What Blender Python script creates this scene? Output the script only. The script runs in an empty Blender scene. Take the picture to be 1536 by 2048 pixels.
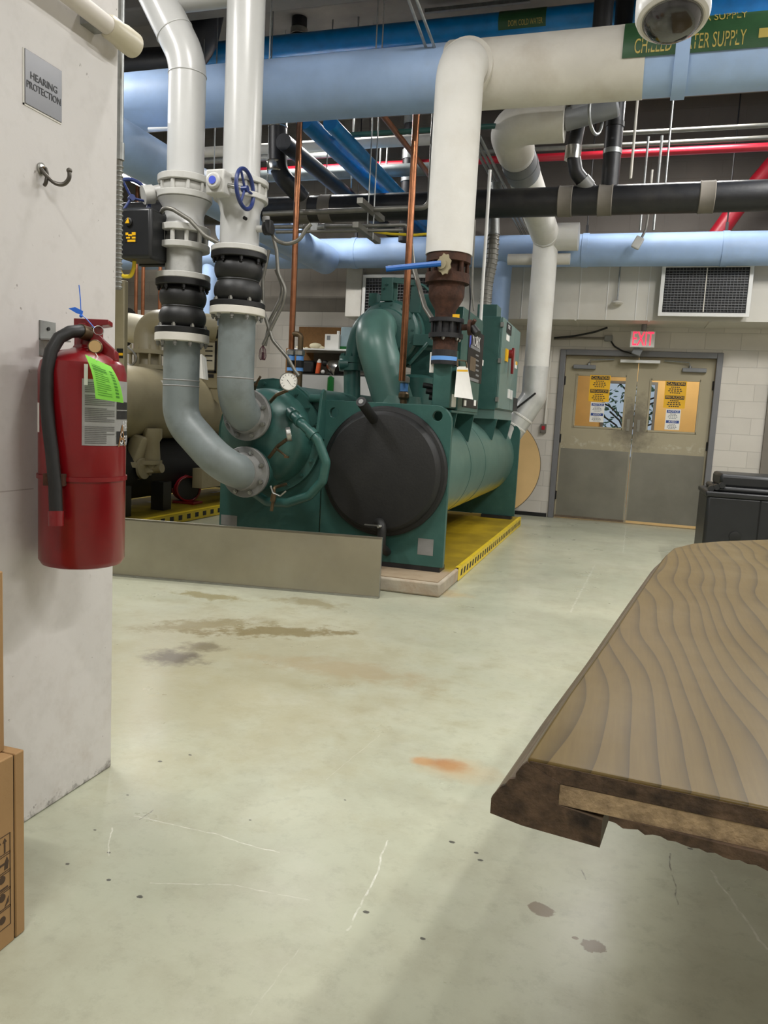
import bpy, bmesh, math, random
from mathutils import Vector as V, Matrix
random.seed(7)
PI = math.pi
SC = bpy.context.scene
COL = SC.collection
# ------------------------------------------------------------------ camera model (metres, floor z=0, door wall along X)
FPX, PITCH, ROLL, YAW, HC = 1538.0, math.radians(7.01), math.radians(3.05), math.radians(17.15), 1.2
_F = V((-math.sin(YAW)*math.cos(PITCH), math.cos(YAW)*math.cos(PITCH), -math.sin(PITCH)))
_r = V((math.cos(YAW), math.sin(YAW), 0)); _u = _r.cross(_F)
_R = _r*math.cos(ROLL) + _u*math.sin(ROLL)
_U = -_r*math.sin(ROLL) + _u*math.cos(ROLL)
C0 = V((0, 0, HC))
def ray(px, py): return _F + _R*((px-768)/FPX) - _U*((py-1024)/FPX)
def pY(px, py, y): d = ray(px, py); return C0 + d*(y/d.y)          # where the sight line meets depth y
def pX(px, py, x): d = ray(px, py); return C0 + d*(x/d.x)
def pZ(px, py, z=0.0): d = ray(px, py); return C0 + d*((z-HC)/d.z)
def pD(px, py, d): return C0 + ray(px, py)*d

# ------------------------------------------------------------------ materials
def lin(c):
    c = c/255.0
    return c/12.92 if c <= .04045 else ((c+.055)/1.055)**2.4
def rgb(*c): return (lin(c[0]), lin(c[1]), lin(c[2]), 1)
class NT:
    def __init__(s, m): s.t = m.node_tree; s.n = s.t.nodes; s.l = s.t.links
    def new(s, typ, **kw):
        n = s.n.new(typ)
        for k, v in kw.items(): setattr(n, k, v)
        return n
    def lk(s, a, b): s.l.new(a, b)
    def val(s, sock, v):
        if hasattr(v, 'is_linked') or hasattr(v, 'links'): s.lk(v, sock)
        else: sock.default_value = v
    def math(s, op, a, b=None, c=None, clamp=False):
        n = s.new('ShaderNodeMath', operation=op); n.use_clamp = clamp
        for i, q in enumerate((a, b, c)):
            if q is not None: s.val(n.inputs[i], q)
        return n.outputs[0]
    def mix(s, f, a, b, blend='MIX'):
        n = s.new('ShaderNodeMix', data_type='RGBA', blend_type=blend)
        s.val(n.inputs[0], f); s.val(n.inputs[6], a); s.val(n.inputs[7], b)
        return n.outputs[2]
    def noise(s, vec, scale, detail=4, rough=.55, dist=0):
        n = s.new('ShaderNodeTexNoise'); n.inputs['Scale'].default_value = scale
        n.inputs['Detail'].default_value = detail; n.inputs['Roughness'].default_value = rough
        n.inputs['Distortion'].default_value = dist
        if vec is not None: s.lk(vec, n.inputs['Vector'])
        return n.outputs['Fac']
    def ramp(s, f, lo, hi):
        n = s.new('ShaderNodeMapRange'); n.inputs[1].default_value = lo; n.inputs[2].default_value = hi
        s.val(n.inputs[0], f); return n.outputs[0]
    def bump(s, h, strength, dist=.01):
        n = s.new('ShaderNodeBump'); n.inputs['Strength'].default_value = strength; n.inputs['Distance'].default_value = dist
        s.lk(h, n.inputs['Height']); return n.outputs[0]
def newmat(name):
    m = bpy.data.materials.new(name); m.use_nodes = True
    t = NT(m); b = t.n['Principled BSDF']
    g = t.new('ShaderNodeNewGeometry')
    return m, t, b, g.outputs['Position']
M = {}
def mat(name, col, rough=.5, metal=0.0, var=.12, scale=6.0, bump=0.0, bscale=60.0, spec=.5, dirt=None, damt=.0, dscale=3.0, coat=0):
    m, t, b, pos = newmat(name)
    f = t.ramp(t.noise(pos, scale, 5), .3, .7)
    c1 = tuple(max(0, x*(1-var)) for x in col[:3])+(1,); c2 = tuple(min(1, x*(1+var)) for x in col[:3])+(1,)
    c = t.mix(f, c1, c2)
    if dirt is not None:
        d = t.ramp(t.noise(pos, dscale, 8, .65), .5, .75)
        c = t.mix(t.math('MULTIPLY', d, damt), c, dirt)
    t.lk(c, b.inputs['Base Color'])
    b.inputs['Roughness'].default_value = rough; b.inputs['Metallic'].default_value = metal
    b.inputs['Specular IOR Level'].default_value = spec; b.inputs['Coat Weight'].default_value = coat
    if bump: t.lk(t.bump(t.noise(pos, bscale, 4), bump, .004), b.inputs['Normal'])
    M[name] = m; return m
def emis(name, col, s):
    m, t, b, pos = newmat(name)
    b.inputs['Base Color'].default_value = (.02, .02, .02, 1)
    b.inputs['Emission Color'].default_value = col; b.inputs['Emission Strength'].default_value = s
    M[name] = m; return m
mat('wall_paint', rgb(212, 206, 198), .55, var=.04, scale=2, bump=.12, bscale=35, dirt=rgb(150, 143, 132), damt=.25, dscale=14)
mat('concrete_grey', rgb(118, 112, 103), .85, var=.22, scale=1.4, bump=.4, bscale=20, dirt=rgb(70, 64, 58), damt=.5, dscale=1.1)
mat('white_pipe', rgb(192, 192, 190), .28, var=.03, bump=.03, bscale=90)
mat('white_wrap', rgb(210, 208, 202), .6, var=.04, scale=5, bump=.6, bscale=14, dirt=rgb(170, 150, 115), damt=.15, dscale=3)
mat('cream_wrap', rgb(207, 203, 194), .65, var=.06, scale=4, bump=.55, bscale=12, dirt=rgb(150, 130, 100), damt=.3, dscale=2.2)
mat('blue_wrap', rgb(156, 182, 219), .5, var=.07, scale=4, bump=.55, bscale=11, dirt=rgb(150, 160, 172), damt=.3, dscale=2.5)
mat('teal_pipe', rgb(4, 118, 182), .35, var=.15, scale=10, bump=.3, bscale=50)
mat('black_iron', rgb(28, 28, 31), .45, var=.25, scale=7, bump=.25, bscale=45, dirt=rgb(70, 66, 60), damt=.4, dscale=4)
mat('black_rubber', rgb(24, 24, 24), .5, var=.3, scale=9, bump=.1, dirt=rgb(70, 68, 64), damt=.35, dscale=7)
mat('black_foam', rgb(17, 17, 17), .6, var=.25, scale=5, bump=.25, bscale=60, dirt=rgb(40, 39, 36), damt=.5, dscale=1.8)
mat('green', rgb(46, 86, 80), .38, var=.10, scale=4, bump=.1, bscale=60, dirt=rgb(84, 118, 110), damt=.3, dscale=4)
mat('dust_green', rgb(82, 118, 109), .36, var=.18, scale=3, bump=.06, bscale=60)
mat('green_door', rgb(92, 120, 114), .32, var=.06, scale=3)
mat('grey_pipe', rgb(118, 126, 126), .42, var=.08, scale=4, bump=.1, bscale=50, dirt=rgb(78, 80, 78), damt=.55, dscale=5)
mat('flange_grey', rgb(128, 128, 126), .45, var=.12, scale=9, dirt=rgb(80, 70, 62), damt=.4, dscale=8)
mat('flange_white', rgb(190, 189, 184), .4, var=.05, dirt=rgb(150, 146, 138), damt=.3, dscale=10)
mat('steel', rgb(165, 165, 160), .32, .9, var=.12, scale=20)
mat('dark_steel', rgb(96, 92, 86), .35, .7, var=.2, scale=30)
mat('galv', rgb(150, 152, 150), .42, .75, var=.18, scale=25)
mat('conduit', rgb(124, 122, 115), .42, .5, var=.12, scale=15)
mat('stainless', rgb(168, 162, 146), .38, .85, var=.09, scale=3, dirt=rgb(178, 174, 164), damt=.35, dscale=4)
mat('band_steel', rgb(170, 168, 162), .25, 1.0, var=.15, scale=30)
mat('copper', rgb(162, 108, 76), .3, .85, var=.2, scale=9, dirt=rgb(90, 58, 38), damt=.5, dscale=6)
mat('brass', rgb(98, 82, 60), .45, .6, var=.2, scale=20)
mat('rust', rgb(66, 40, 27), .85, .1, var=.5, scale=14, bump=.8, bscale=45, dirt=rgb(22, 18, 17), damt=.95, dscale=8)
mat('handle_blue', rgb(34, 50, 104), .35, var=.06)
mat('lever_blue', rgb(28, 92, 170), .4, var=.06)
mat('tape_blue', rgb(96, 150, 215), .5, var=.05)
mat('zip_blue', rgb(40, 110, 220), .4, var=.05)
mat('red_paint', rgb(122, 8, 18), .28, var=.08, scale=5, coat=.25, dirt=rgb(88, 8, 14), damt=.4, dscale=4)
mat('red_pipe', rgb(165, 24, 42), .4, var=.1)
mat('beige', rgb(150, 140, 112), .42, var=.07, scale=4, dirt=rgb(110, 100, 78), damt=.35, dscale=3)
mat('beige_light', rgb(205, 198, 176), .4, var=.05)
mat('jacket', rgb(206, 206, 203), .32, .35, var=.06, scale=6, dirt=rgb(150, 150, 148), damt=.4, dscale=5)
mat('yellow', rgb(205, 172, 20), .45, var=.14, scale=3, dirt=rgb(120, 100, 30), damt=.6, dscale=3)
mat('tape_yellow', rgb(225, 196, 40), .4, var=.06, scale=10, dirt=rgb(140, 120, 40), damt=.4, dscale=12)
mat('pad_concrete', rgb(168, 158, 140), .85, var=.18, scale=5, bump=.6, bscale=45, dirt=rgb(150, 108, 66), damt=.55, dscale=3.5)
mat('black', rgb(18, 18, 18), .5, var=.2)
mat('dark_plastic', rgb(30, 31, 33), .4, var=.15, scale=8)
mat('white_plastic', rgb(226, 226, 224), .3, var=.02)
mat('grey_plastic', rgb(120, 122, 124), .45, var=.06)
mat('sign_metal', rgb(108, 108, 110), .34, .3, var=.07, scale=12)
mat('door_beige', rgb(158, 148, 122), .48, var=.05, scale=3, dirt=rgb(96, 84, 66), damt=.35, dscale=3)
mat('frame_grey', rgb(112, 112, 114), .4, var=.06)
mat('kick_steel', rgb(130, 127, 116), .42, .6, var=.12, scale=3, dirt=rgb(140, 136, 128), damt=.3, dscale=4)
mat('duct_white', rgb(204, 200, 190), .5, var=.05, scale=2, dirt=rgb(170, 150, 130), damt=.2, dscale=1.5)
mat('grille_dark', rgb(40, 38, 36), .6, var=.2)
mat('grille_frame', rgb(225, 224, 220), .35, var=.03)
mat('cardboard', rgb(156, 122, 80), .8, var=.07, scale=5, bump=.1, bscale=80)
mat('print_dark', rgb(70, 52, 36), .8, var=.1)
mat('tan_board', rgb(206, 172, 118), .45, var=.06, scale=4)
mat('tan_edge', rgb(110, 98, 78), .5)
mat('cork', rgb(132, 96, 56), .85, var=.1, scale=30)
mat('paper', rgb(228, 226, 220), .8, var=.03)
mat('tag_green', rgb(150, 240, 90), .6, var=.03)
mat('tag_print', rgb(88, 160, 60), .7, var=.05)
mat('label_grey', rgb(150, 150, 148), .45, var=.05, scale=60)
mat('label_text', rgb(100, 100, 98), .5, var=.2, scale=140)
mat('text_dark', rgb(34, 34, 36), .5)
mat('text_white', rgb(220, 220, 220), .5)
mat('text_gold', rgb(178, 158, 78), .5)
mat('text_blue', rgb(40, 70, 140), .5)
mat('logo_blue', rgb(60, 80, 190), .5)
mat('caution_yellow', rgb(232, 178, 20), .45, var=.03)
mat('pipe_label_green', rgb(38, 76, 44), .45, var=.12, scale=12)
mat('orange', rgb(214, 90, 40), .6)
mat('can_green', rgb(24, 110, 48), .3, .2)
mat('bluegrey', rgb(150, 172, 180), .5)
mat('rag', rgb(224, 214, 182), .9, var=.1)
mat('ply_edge', rgb(168, 144, 112), .8, var=.3, scale=60, bump=.7, bscale=160, dirt=rgb(74, 56, 40), damt=.9, dscale=9)
mat('wood_end', rgb(84, 66, 50), .85, var=.6, scale=34, bump=1.0, bscale=90, dirt=rgb(22, 18, 15), damt=.9, dscale=22)
mat('corridor', rgb(214, 178, 116), .5, var=.05)
mat('corridor_trim', rgb(236, 206, 150), .4)
mat('leaf', rgb(86, 128, 96), .6, var=.4, scale=12)
mat('bark', rgb(70, 62, 54), .8)
mat('gap_dark', rgb(12, 11, 10), .9)
emis('exit_red', (1, .02, .06, 1), 2.2)
emis('lamp_white', (1, .97, .92, 1), 25.0)
def glass(name, col, rough=.02):
    m, t, b, pos = newmat(name)
    b.inputs['Base Color'].default_value = col; b.inputs['Transmission Weight'].default_value = 1
    b.inputs['Roughness'].default_value = rough; b.inputs['IOR'].default_value = 1.15
    M[name] = m
glass('glass', (.95, .96, .95, 1)); 
m, t, b, pos = newmat('dome'); b.inputs['Base Color'].default_value = (.03, .03, .032, 1); b.inputs['Roughness'].default_value = .08; b.inputs['Coat Weight'].default_value = .6; M['dome'] = m

def sep(t, pos):
    s = t.new('ShaderNodeSeparateXYZ'); t.lk(pos, s.inputs[0]); return s.outputs
# block wall
m, t, b, pos = newmat('block_wall')
s = sep(t, pos); cb = t.new('ShaderNodeCombineXYZ'); t.lk(s[0], cb.inputs[0]); t.lk(s[2], cb.inputs[1])
br = t.new('ShaderNodeTexBrick'); t.lk(cb.outputs[0], br.inputs['Vector'])
br.inputs['Scale'].default_value = 1; br.inputs['Brick Width'].default_value = .406; br.inputs['Row Height'].default_value = .203
br.inputs['Mortar Size'].default_value = .005; br.inputs['Mortar Smooth'].default_value = .3
br.inputs['Color1'].default_value = (.9, .9, .9, 1); br.inputs['Color2'].default_value = (1, 1, 1, 1); br.inputs['Mortar'].default_value = (.8, .8, .8, 1)
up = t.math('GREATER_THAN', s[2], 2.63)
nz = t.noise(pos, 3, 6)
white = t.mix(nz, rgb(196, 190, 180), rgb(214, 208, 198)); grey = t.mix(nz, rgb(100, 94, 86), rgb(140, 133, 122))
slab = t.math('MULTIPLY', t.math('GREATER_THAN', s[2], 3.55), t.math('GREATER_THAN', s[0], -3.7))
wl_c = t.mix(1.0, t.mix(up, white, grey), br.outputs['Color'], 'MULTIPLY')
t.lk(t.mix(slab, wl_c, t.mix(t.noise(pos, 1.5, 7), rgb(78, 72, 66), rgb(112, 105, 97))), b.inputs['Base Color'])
b.inputs['Roughness'].default_value = .65
h = t.math('SUBTRACT', t.math('MULTIPLY', t.noise(pos, 60, 3), .25), br.outputs['Fac'])
t.lk(t.bump(h, .5, .006), b.inputs['Normal']); M['block_wall'] = m
# floor: sealed concrete with its stains, chips and scratches
m, t, b, pos = newmat('floor_seal')
s = sep(t, pos)
c = t.mix(t.ramp(t.noise(pos, .9, 6), .3, .7), rgb(163, 166, 146), rgb(183, 183, 161))
c = t.mix(t.math('MULTIPLY', t.ramp(t.noise(pos, 5, 8, .7), .45, .75), .5), c, rgb(144, 139, 118))
c = t.mix(t.math('MULTIPLY', t.ramp(t.noise(pos, 17, 8, .75), .52, .72), .4), c, rgb(132, 130, 114))
c = t.mix(t.math('MULTIPLY', t.ramp(t.noise(pos, 2.2, 8, .7), .52, .72), .35), c, rgb(186, 184, 170))
def blob(px, py, rx, ry, col, amt, nscale=9, namp=.9, soft=.35, rot=0):
    global c
    q = pZ(px, py)
    dx = t.math('SUBTRACT', s[0], q.x); dy = t.math('SUBTRACT', s[1], q.y)
    ca, sa = math.cos(rot), math.sin(rot)
    u = t.math('DIVIDE', t.math('ADD', t.math('MULTIPLY', dx, ca), t.math('MULTIPLY', dy, sa)), rx)
    w = t.math('DIVIDE', t.math('SUBTRACT', t.math('MULTIPLY', dy, ca), t.math('MULTIPLY', dx, sa)), ry)
    d = t.math('SQRT', t.math('ADD', t.math('MULTIPLY', u, u), t.math('MULTIPLY', w, w)))
    d = t.math('ADD', d, t.math('MULTIPLY', t.math('SUBTRACT', t.noise(pos, nscale, 6, .7), .5), namp*4.2))
    f = t.ramp(d, 1+soft*.5, 1-soft*.5); f = t.math('MULTIPLY', f, amt, clamp=True)
    c = t.mix(f, c, col)
blob(480, 1290, 1.0, .62, rgb(144, 136, 108), .6, 5, 1.2, 1.2)
blob(330, 1400, .8, .5, rgb(152, 144, 112), .5, 4, 1.0, 1.2)
blob(345, 1315, .13, .10, rgb(82, 72, 64), .8, 11, .7, .9)
blob(405, 1293, .10, .07, rgb(90, 78, 58), .65, 13, .8, .8)
blob(550, 1264, .34, .09, rgb(116, 104, 70), .85, 8, 1.3, .6, .5)
blob(400, 1250, .30, .09, rgb(124, 113, 80), .75, 8, 1.3, .8, .7)
blob(420, 1192, .20, .07, rgb(134, 125, 88), .8, 9, 1.0, .5)
blob(620, 1205, .22, .08, rgb(136, 126, 92), .7, 9, 1.0, .8)
blob(700, 1340, .35, .12, rgb(150, 134, 104), .55, 8, 1.0, 1.0)
blob(846, 1523, .042, .03, rgb(172, 122, 70), .7, 20, .25, .7)
blob(897, 1531, .062, .042, rgb(152, 92, 44), .85, 18, .3, .9)
blob(915, 1538, .11, .07, rgb(176, 144, 100), .5, 14, .35, 1.3)
blob(1083, 1820, .033, .026, rgb(118, 105, 86), .9, 30, .3, .15, -.5)
blob(1187, 1893, .029, .023, rgb(118, 105, 86), .9, 40, .35, .15)
blob(1150, 1876, .008, .006, rgb(122, 108, 88), .9, 40, .3, .15)
blob(880, 1185, .16, .10, rgb(172, 148, 104), .6, 9, .8, 1.1)
blob(1030, 1170, .5, .1, rgb(140, 142, 126), .35, 8, 1.2, 1.0, 1.2)
for (px, py, r_) in ((320, 1523, .008), (135, 1728, .006), (218, 1705, .005), (218, 1760, .006), (255, 1590, .004), (280, 1793, .008), (904, 1684, .008), (953, 1706, .007), (960, 1720, .008), (732, 1824, .008), (845, 1877, .006), (500, 1640, .004), (380, 1510, .006), (1380, 1697, .007), (190, 1660, .005), (690, 1600, .004)):
    blob(px, py, r_, r_*.7, rgb(52, 50, 48), .85, 60, .5, .3)
def scratch(p, q, wid, col, amt):
    global c
    a = pZ(*p); e = pZ(*q); L = (e-a).length; dx_, dy_ = (e.x-a.x)/L, (e.y-a.y)/L
    dx = t.math('SUBTRACT', s[0], a.x); dy = t.math('SUBTRACT', s[1], a.y)
    al = t.math('ADD', t.math('MULTIPLY', dx, dx_), t.math('MULTIPLY', dy, dy_))
    ac = t.math('ADD', t.math('SUBTRACT', t.math('MULTIPLY', dy, dx_), t.math('MULTIPLY', dx, dy_)), t.math('MULTIPLY', t.math('SUBTRACT', t.noise(pos, 9, 3), .5), .03))
    f = t.math('MULTIPLY', t.math('LESS_THAN', t.math('ABSOLUTE', ac), wid), t.math('MULTIPLY', t.math('GREATER_THAN', al, 0), t.math('LESS_THAN', al, L)))
    f = t.math('MULTIPLY', f, t.math('MULTIPLY', t.ramp(t.noise(pos, 30, 3), .35, .65), amt, clamp=True))
    c = t.mix(f, c, col)
W_ = rgb(216, 216, 206)
for p_, q_, w_, a_ in (((268, 1632), (440, 1672), .0022, .8), ((440, 1672), (560, 1705), .002, .7), ((222, 1655), (214, 1720), .002, .7), ((776, 1680), (735, 1790), .0025, .8), ((735, 1790), (690, 1860), .0025, .7), ((300, 1765), (470, 1770), .002, .5), ((1190, 1130), (1140, 1225), .006, .4), ((1420, 1740), (1536, 1900), .003, .6), ((1252, 1052), (1246, 1105), .004, .7), ((470, 1770), (620, 1800), .0015, .4), ((650, 1560), (760, 1470), .0015, .3), ((600, 1900), (500, 2030), .0015, .3)):
    scratch(p_, q_, w_, W_, a_)
for p_, q_ in (((1338, 1706), (1345, 1745)), ((1345, 1745), (1356, 1810)), ((1165, 1740), (1172, 1760)), ((280, 1640), (308, 1620))):
    scratch(p_, q_, .002, rgb(84, 80, 74), .8)
t.lk(c, b.inputs['Base Color'])
b.inputs['Roughness'].default_value = .3
t.lk(t.math('ADD', t.math('MULTIPLY', t.noise(pos, 3, 6), .22), .2), b.inputs['Roughness'])
t.lk(t.bump(t.noise(pos, 25, 5, .6), .12, .004), b.inputs['Normal']); M['floor_seal'] = m
# table veneer
m, t, b, pos = newmat('veneer')
mp = t.new('ShaderNodeMapping'); t.lk(pos, mp.inputs[0]); mp.inputs['Scale'].default_value = (1.5, .42, 1); mp.inputs['Rotation'].default_value = (0, 0, .1)
vx = sep(t, pos)
warp = t.noise(mp.outputs[0], 1.5, 2, .45)
rings = t.math('FRACT', t.math('ADD', t.math('MULTIPLY', vx[0], 24), t.math('MULTIPLY', warp, 10)))
ln = t.math('POWER', rings, 4)
mp2 = t.new('ShaderNodeMapping'); t.lk(pos, mp2.inputs[0]); mp2.inputs['Scale'].default_value = (60, 3, 60)
fine = t.noise(mp2.outputs[0], 3, 4)
c = t.mix(fine, rgb(88, 71, 35), rgb(104, 86, 46)); c = t.mix(t.math('MULTIPLY', ln, .75), c, rgb(50, 40, 20))
wr = t.ramp(t.noise(pos, 5, 5, .6), .45, .85); c = t.mix(t.math('MULTIPLY', wr, .3), c, rgb(124, 110, 80))
t.lk(c, b.inputs['Base Color']); t.lk(t.math('ADD', t.math('MULTIPLY', t.noise(pos, 3, 3), .2), .26), b.inputs['Roughness']); b.inputs['Specular IOR Level'].default_value = .2; M['veneer'] = m
mat('edge_wood', rgb(98, 84, 68), .35, var=.2, scale=18)
m, t, b, pos = newmat('door_paint'); s = sep(t, pos)
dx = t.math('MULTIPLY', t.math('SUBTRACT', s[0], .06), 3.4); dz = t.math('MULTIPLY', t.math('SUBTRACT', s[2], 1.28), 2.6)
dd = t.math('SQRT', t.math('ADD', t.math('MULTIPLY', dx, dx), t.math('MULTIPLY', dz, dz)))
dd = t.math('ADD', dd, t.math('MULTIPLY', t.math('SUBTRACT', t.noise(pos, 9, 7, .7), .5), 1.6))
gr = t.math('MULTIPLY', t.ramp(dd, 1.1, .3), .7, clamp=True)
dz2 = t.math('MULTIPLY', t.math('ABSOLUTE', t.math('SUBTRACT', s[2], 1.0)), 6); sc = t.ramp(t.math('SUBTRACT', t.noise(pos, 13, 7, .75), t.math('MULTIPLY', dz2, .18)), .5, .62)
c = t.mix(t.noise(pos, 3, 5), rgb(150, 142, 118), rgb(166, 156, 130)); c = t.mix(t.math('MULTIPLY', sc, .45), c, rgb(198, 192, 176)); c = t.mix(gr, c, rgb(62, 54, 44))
t.lk(c, b.inputs['Base Color']); b.inputs['Roughness'].default_value = .5; M['door_paint'] = m
# evaporator shell paint: green with yellow overspray along the belly
m, t, b, pos = newmat('shell_green')
s = sep(t, pos)
f = t.ramp(t.math('ADD', s[2], t.math('MULTIPLY', t.math('SUBTRACT', t.noise(pos, 6, 5), .5), .16)), .60, .48)
g_ = t.mix(t.ramp(t.noise(pos, 4, 5), .3, .7), rgb(68, 100, 92), rgb(82, 112, 103))
t.lk(t.mix(t.math('MULTIPLY', f, .85, clamp=True), g_, rgb(196, 176, 30)), b.inputs['Base Color']); b.inputs['Roughness'].default_value = .4; M['shell_green'] = m
# pad top: yellow paint worn to concrete
m, t, b, pos = newmat('pad_yellow')
s = sep(t, pos); f = t.ramp(t.math('ADD', s[1], t.math('MULTIPLY', t.math('SUBTRACT', t.noise(pos, 4, 6), .5), .5)), 5.42, 5.62)
y_ = t.mix(t.ramp(t.noise(pos, 2.5, 6), .35, .65), rgb(128, 108, 18), rgb(172, 146, 24))
t.lk(t.mix(f, t.mix(t.noise(pos, 9, 6), rgb(176, 160, 136), rgb(140, 118, 92)), y_), b.inputs['Base Color']); b.inputs['Roughness'].default_value = .5; M['pad_yellow'] = m

# ------------------------------------------------------------------ mesh builder
class MB:
    def __init__(s): s.v = []; s.f = []; s.sm = []
    def add(s, vs, fs, smooth=True):
        o = len(s.v); s.v += [V(q) for q in vs]
        s.f += [tuple(o+i for i in q) for q in fs]; s.sm += [smooth]*len(fs); return s
    def box(s, c, d, rot=None):
        c = V(c); h = V(d)*.5
        vs = [V((x*h.x, y*h.y, z*h.z)) for x in (-1, 1) for y in (-1, 1) for z in (-1, 1)]
        if rot is not None: vs = [rot @ q for q in vs]
        return s.add([c+q for q in vs], [(0, 1, 3, 2), (4, 6, 7, 5), (0, 4, 5, 1), (2, 3, 7, 6), (0, 2, 6, 4), (1, 5, 7, 3)], False)
    def bx(s, x0, x1, y0, y1, z0, z1): return s.box(((x0+x1)/2, (y0+y1)/2, (z0+z1)/2), (abs(x1-x0), abs(y1-y0), abs(z1-z0)))
    def lathe(s, prof, o, ax, n=28, cap=True):
        o = V(o); ax = V(ax).normalized(); a = ax.orthogonal().normalized(); b_ = ax.cross(a)
        vs = []; fs = []
        for r, h in prof:
            for i in range(n):
                an = 2*PI*i/n; vs.append(o+ax*h+(a*math.cos(an)+b_*math.sin(an))*max(r, 1e-5))
        for k in range(len(prof)-1):
            for i in range(n):
                j = (i+1) % n; fs.append((k*n+i, k*n+j, (k+1)*n+j, (k+1)*n+i))
        if cap:
            fs.append(tuple(range(n-1, -1, -1))); fs.append(tuple((len(prof)-1)*n+i for i in range(n)))
        return s.add(vs, fs)
    def cyl(s, p, q, r, r2=None, n=24):
        p = V(p); q = V(q); L = (q-p).length
        return s.lathe([(r, 0), (r2 if r2 is not None else r, L)], p, q-p, n)
    def tube(s, pts, r, bend=0.0, n=14, closed=False, seg=7, rfun=None):
        P = [V(p) for p in pts]
        if bend and not closed:
            Q = [P[0]]
            for i in range(1, len(P)-1):
                d1 = (P[i]-P[i-1]); d2 = (P[i+1]-P[i]); l1, l2 = d1.length, d2.length; d1.normalize(); d2.normalize()
                an = d1.angle(d2, 0)
                if an < .02: Q.append(P[i]); continue
                tl = min(bend*math.tan(an/2), l1*(.96 if i == 1 else .49), l2*(.96 if i == len(P)-2 else .49)); rr = tl/math.tan(an/2)
                A = P[i]-d1*tl; B = P[i]+d2*tl; nrm = (d2-d1*d1.dot(d2)).normalized(); ce = A+nrm*rr
                for k in range(seg+1):
                    th = an*k/seg; Q.append(ce-nrm*rr*math.cos(th)+d1*rr*math.sin(th))
            Q.append(P[-1]); P = Q
        N = len(P); T = []
        for i in range(N):
            if closed: d = P[(i+1) % N]-P[i-1]
            else: d = P[min(i+1, N-1)]-P[max(i-1, 0)]
            T.append(d.normalized())
        a = T[0].orthogonal().normalized(); vs = []; fs = []
        for i in range(N):
            a = (a-T[i]*a.dot(T[i])).normalized(); b_ = T[i].cross(a)
            ri = rfun(i) if rfun else r
            for k in range(n):
                an = 2*PI*k/n; vs.append(P[i]+(a*math.cos(an)+b_*math.sin(an))*ri)
        R_ = N if closed else N-1
        off = 0
        if closed:      # match the seam
            best = min(range(n), key=lambda k: (vs[(N-1)*n]-vs[k]).length); off = best
        for i in range(R_):
            j = (i+1) % N; o2 = off if (closed and j == 0) else 0
            for k in range(n):
                k2 = (k+1) % n; fs.append((i*n+k, i*n+k2, j*n+(k2+o2) % n, j*n+(k+o2) % n))
        if not closed: fs.append(tuple(range(n-1, -1, -1))); fs.append(tuple((N-1)*n+k for k in range(n)))
        return s.add(vs, fs)
    def ring(s, c, ax, R, r, n=32, m=8):
        ax = V(ax).normalized(); a = ax.orthogonal().normalized(); b_ = ax.cross(a); c = V(c)
        return s.tube([c+(a*math.cos(2*PI*i/n)+b_*math.sin(2*PI*i/n))*R for i in range(n)], r, closed=True, n=m)
    def sphere(s, c, r, sc=(1, 1, 1), n=16, m=10):
        c = V(c); vs = []; fs = []
        for i in range(m+1):
            th = PI*i/m
            for k in range(n):
                an = 2*PI*k/n; vs.append(c+V((r*sc[0]*math.sin(th)*math.cos(an), r*sc[1]*math.sin(th)*math.sin(an), r*sc[2]*math.cos(th))))
        for i in range(m):
            for k in range(n):
                j = (k+1) % n; fs.append((i*n+k, (i+1)*n+k, (i+1)*n+j, i*n+j))
        return s.add(vs, fs)
    def prism(s, poly, o, u, v, w, holes=()):
        """polygon (u,v) extruded by w"""
        o = V(o); u = V(u); v = V(v); w = V(w)
        if not holes:
            n = len(poly); vs = [o+u*a+v*b for a, b in poly]; vs += [q+w for q in vs]
            fs = [tuple(range(n-1, -1, -1)), tuple(range(n, 2*n))]+[(i, (i+1) % n, n+(i+1) % n, n+i) for i in range(n)]
            return s.add(vs, fs, False)
        bm = bmesh.new(); loops = []
        for lp in [poly]+list(holes):
            vv = [bm.verts.new((a, b, 0)) for a, b in lp]; loops.append(vv)
            for i in range(len(vv)): bm.edges.new((vv[i], vv[(i+1) % len(vv)]))
        bmesh.ops.triangle_fill(bm, use_beauty=True, use_dissolve=False, edges=bm.edges[:])
        bm.verts.index_update(); n = len(bm.verts)
        vs = [o+u*q.co.x+v*q.co.y for q in bm.verts]; vs += [q+w for q in vs]
        fs = []
        for f in bm.faces:
            ix = [q.index for q in f.verts]; fs.append(tuple(ix)); fs.append(tuple(n+i for i in reversed(ix)))
        for vv in loops:
            for i in range(len(vv)):
                a, b_ = vv[i].index, vv[(i+1) % len(vv)].index; fs.append((a, b_, n+b_, n+a))
        bm.free(); return s.add(vs, fs, False)
    def grid(s, rows, thick=0.0, off=None):
        nr, nc = len(rows), len(rows[0]); vs = [V(q) for r_ in rows for q in r_]
        fs = [(i*nc+k, i*nc+k+1, (i+1)*nc+k+1, (i+1)*nc+k) for i in range(nr-1) for k in range(nc-1)]
        if off is not None:
            off = V(off); n = len(vs); vs += [q+off for q in vs[:n]]
            fs += [tuple(n+i for i in reversed(f)) for f in fs]
            bd = [k for k in range(nc)]+[i*nc+nc-1 for i in range(1, nr)]+[(nr-1)*nc+k for k in range(nc-2, -1, -1)]+[i*nc for i in range(nr-2, 0, -1)]
            for i in range(len(bd)): a, b_ = bd[i], bd[(i+1) % len(bd)]; fs.append((a, n+a, n+b_, b_))
        return s.add(vs, fs)
WL = {}
def finish(me, ang=35):
    for p in me.polygons: p.use_smooth = True
    me.set_sharp_from_angle(angle=math.radians(ang))
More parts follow.
